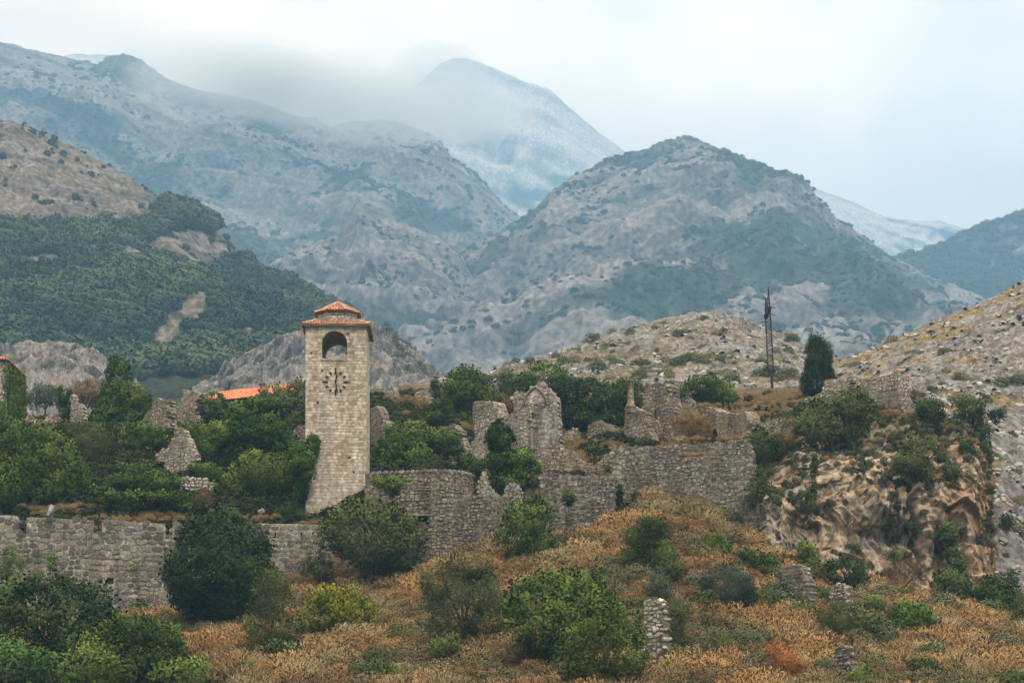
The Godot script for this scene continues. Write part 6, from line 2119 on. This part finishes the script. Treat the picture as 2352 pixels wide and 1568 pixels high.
func cloud(u: float, v: float, d: float, su: float, sv: float, deep: float, dens: float) -> void:
	var f := FogVolume.new()
	f.name = numbered("cloud")
	f.shape = RenderingServer.FOG_VOLUME_SHAPE_ELLIPSOID
	f.size = Vector3(su / F * d * 2.0, sv / F * d * 2.0, deep * 2.0)
	f.position = at(u, v, d)
	var m := FogMaterial.new()
	m.density = dens
	m.albedo = Color(0.9, 0.96, 1.0)
	f.material = m
	add_child(f, true)
	tag(f, "soft white cloud bank drifting over the mountain tops", "cloud", "clouds on the mountain tops", "stuff")


func _ready() -> void:
	# camera: level, with a shifted lens, so that upright things stay upright
	var cam := Camera3D.new()
	cam.name = "camera"
	cam.projection = Camera3D.PROJECTION_FRUSTUM
	cam.near = 1.0
	cam.far = 14000.0
	cam.size = 1568.0 / F
	cam.frustum_offset = Vector2(0, (HY - 784.0) / F)
	cam.current = true
	add_child(cam)
	# sky, air and exposure
	var env := Environment.new()
	env.background_mode = Environment.BG_SKY
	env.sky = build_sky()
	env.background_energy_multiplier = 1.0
	env.tonemap_mode = Environment.TONE_MAPPER_LINEAR
	env.tonemap_exposure = 1.5
	env.fog_enabled = true
	env.fog_density = 0.00027
	env.fog_light_color = Color(0.56, 0.795, 1.0)
	env.volumetric_fog_enabled = true
	env.volumetric_fog_density = 0.0
	env.sdfgi_enabled = true
	env.ssao_enabled = true
	env.ssil_enabled = true
	var we := WorldEnvironment.new()
	we.name = "environment"
	we.environment = env
	add_child(we)
	# a veiled sun, high behind the viewer's right shoulder
	var sun := DirectionalLight3D.new()
	sun.name = "sun"
	sun.light_energy = 0.6
	sun.light_angular_distance = 10.0
	sun.light_color = Color(1.0, 0.95, 0.86)
	sun.shadow_enabled = true
	sun.rotation_degrees = Vector3(-52, 28, 0)
	add_child(sun)

	rng.seed = 20240611
	fbm.seed = 3
	fbm.noise_type = FastNoiseLite.TYPE_SIMPLEX_SMOOTH
	fbm.fractal_octaves = 4
	fine.seed = 8
	fine.noise_type = FastNoiseLite.TYPE_SIMPLEX
	fine.fractal_octaves = 3
	fine.frequency = 0.05
	rid.seed = 5
	rid.noise_type = FastNoiseLite.TYPE_SIMPLEX_SMOOTH
	rid.fractal_type = FastNoiseLite.FRACTAL_RIDGED
	rid.fractal_octaves = 3
	cell.seed = 6
	cell.noise_type = FastNoiseLite.TYPE_CELLULAR
	cell.frequency = 0.02
	cell.cellular_return_type = FastNoiseLite.RETURN_CELL_VALUE
	cell.cellular_jitter = 0.9
	cell.fractal_type = FastNoiseLite.FRACTAL_NONE

	rock_mat("far_rock", 0.02, 0.62, 1.0, 0.7, 21)
	rock_mat("mid_rock", 0.05, 0.55, 1.0, 0.7, 28)
	rock_mat("near_rock", 0.18, 0.62, 1.0, 0.9, 22, 0.82, Vector3(0.05, 0.022, 0.05))
	rock_mat("earth", 0.3, 0.6, 1.0, 0.6, 23)
	rock_mat("mortar", 0.4, 0.62, 1.0, 0.7, 24, 0.7, Vector3(0.11, 0.03, 0.11))
	rock_mat("stone", 0.9, 0.68, 1.0, 0.6, 25, 0.77, Vector3(0.11, 0.03, 0.11))
	rock_mat("ashlar", 0.35, 0.84, 1.0, 0.25, 31, 0.88, Vector3(0.16, 0.03, 0.16))
	flat_mat("plain", 0.92, 0.15)
	var paint := flat_mat("paint", 0.45, 0.5)
	paint.metallic = 0.4
	leaf_mat("leaf", 0.2)
	stone_set("wall_grey", [L(0.349, 0.325, 0.271), L(0.281, 0.265, 0.232), L(0.416, 0.374, 0.297), L(0.191, 0.184, 0.161)], 0.3)
	stone_set("grey", [L(0.371, 0.347, 0.291), L(0.281, 0.265, 0.232), L(0.438, 0.400, 0.332), L(0.225, 0.211, 0.186)], 0.9)
	stone_set("pale", [L(0.630, 0.583, 0.496), L(0.483, 0.443, 0.366), L(0.719, 0.676, 0.589), L(0.382, 0.338, 0.267)], 0.8)
	stone_set("warm", [L(0.509, 0.446, 0.345), L(0.382, 0.325, 0.240), L(0.604, 0.550, 0.450), L(0.286, 0.248, 0.187)], 0.8)
	stone_set("dark", [L(0.329, 0.303, 0.252), L(0.223, 0.206, 0.173), L(0.488, 0.457, 0.392), L(0.159, 0.151, 0.131)], 0.75)
	stone_set("rubble", [L(0.403, 0.352, 0.275), L(0.297, 0.261, 0.205), L(0.509, 0.462, 0.380), L(0.212, 0.189, 0.152)], 0.75)
	stone_set("cream", [L(0.62, 0.55, 0.435), L(0.55, 0.48, 0.37), L(0.71, 0.65, 0.545), L(0.45, 0.37, 0.265)], 0.2)
	clumps.broad = make_clump("broad", 26, 0.42, 0.3, 0.7, 0.1)
	clumps.fine = make_clump("fine", 44, 0.46, 0.1, 0.9, 0.45)
	clumps.ivy = make_clump("ivy", 26, 0.4, 0.36, 0.4, -0.25)
	clumps.feather = make_clump("feather", 40, 0.6, 0.14, 0.6, 0.15)
	clumps.needle = make_clump("needle", 40, 0.55, 0.12, 1.0, 0.9)
	clumps.twig = make_clump("twig", 46, 0.7, 0.05, 1.0, 0.6)
	clumps.blob = blob_mesh(300, 0.3, Color.WHITE)
	clumps.dark_blob = blob_mesh(280, 0.3, L(0.034, 0.045, 0.026))
	clumps.shrub = blob_mesh(700, 0.16, L(0.055, 0.066, 0.03))
	clumps.dry_shrub = blob_mesh(700, 0.16, L(0.14, 0.125, 0.06))
	clumps.sage_shrub = blob_mesh(1500, 0.11, L(0.08, 0.092, 0.052))
	clumps.green_bush = blob_mesh(1500, 0.12, L(0.05, 0.068, 0.024))
	clumps.rock = stone_shape(Color.WHITE, 1.2).mesh()
	clumps.tuft0 = mound_mesh(1700, 0.11, 0.026)
	clumps.tuft1 = tuft_mesh(520, 0.013, 1.25, 0.5, 0.66)
	clumps.tuft2 = mound_mesh(1700, 0.12, 0.024)
	clumps.tuft3 = mound_mesh(1500, 0.1, 0.04)

	build_ground()
	near_slopes()
	build_cliff()
	build_hills()
	for i in 34:
		var t := (i + 0.5) / 34.0
		var u := lerpf(430.0, 1090.0, t) + rr(-40, 40)
		var v := 178.0 + 84.0 * smoothstep(0.0, 0.75, t) + rr(-34, 26)
		cloud(u, v, rr(2340, 2700) if i % 3 else rr(3300, 3700), rr(110, 270), rr(30, 76), rr(50, 110), rr(0.0012, 0.0028))
	for e in [[1010.0, 185.0, 3450.0, 120.0, 70.0, 120.0, 0.004], [1080.0, 250.0, 3500.0, 130.0, 60.0, 120.0, 0.003], [290.0, 138.0, 2700.0, 110.0, 20.0, 45.0, 0.003], [1560.0, 338.0, 2120.0, 120.0, 18.0, 50.0, 0.0025]]:
		cloud(e[0], e[1], e[2], e[3], e[4], e[5], e[6])
	build_tower()
	build_bastion()
	build_ruins()
	build_houses()
	build_plants()
	brush()
	slope_shrubs()
	undergrowth()
	build_masts()
	build_floodlight()
	person(2058, 845, 180, 0.4, 0.02, L(0.36, 0.13, 0.06), "person in an orange shirt looking over the summit wall")
	person(2084, 857, 180, -0.5, 0.1, L(0.34, 0.06, 0.055), "person in red leaning at the right end of the summit wall")
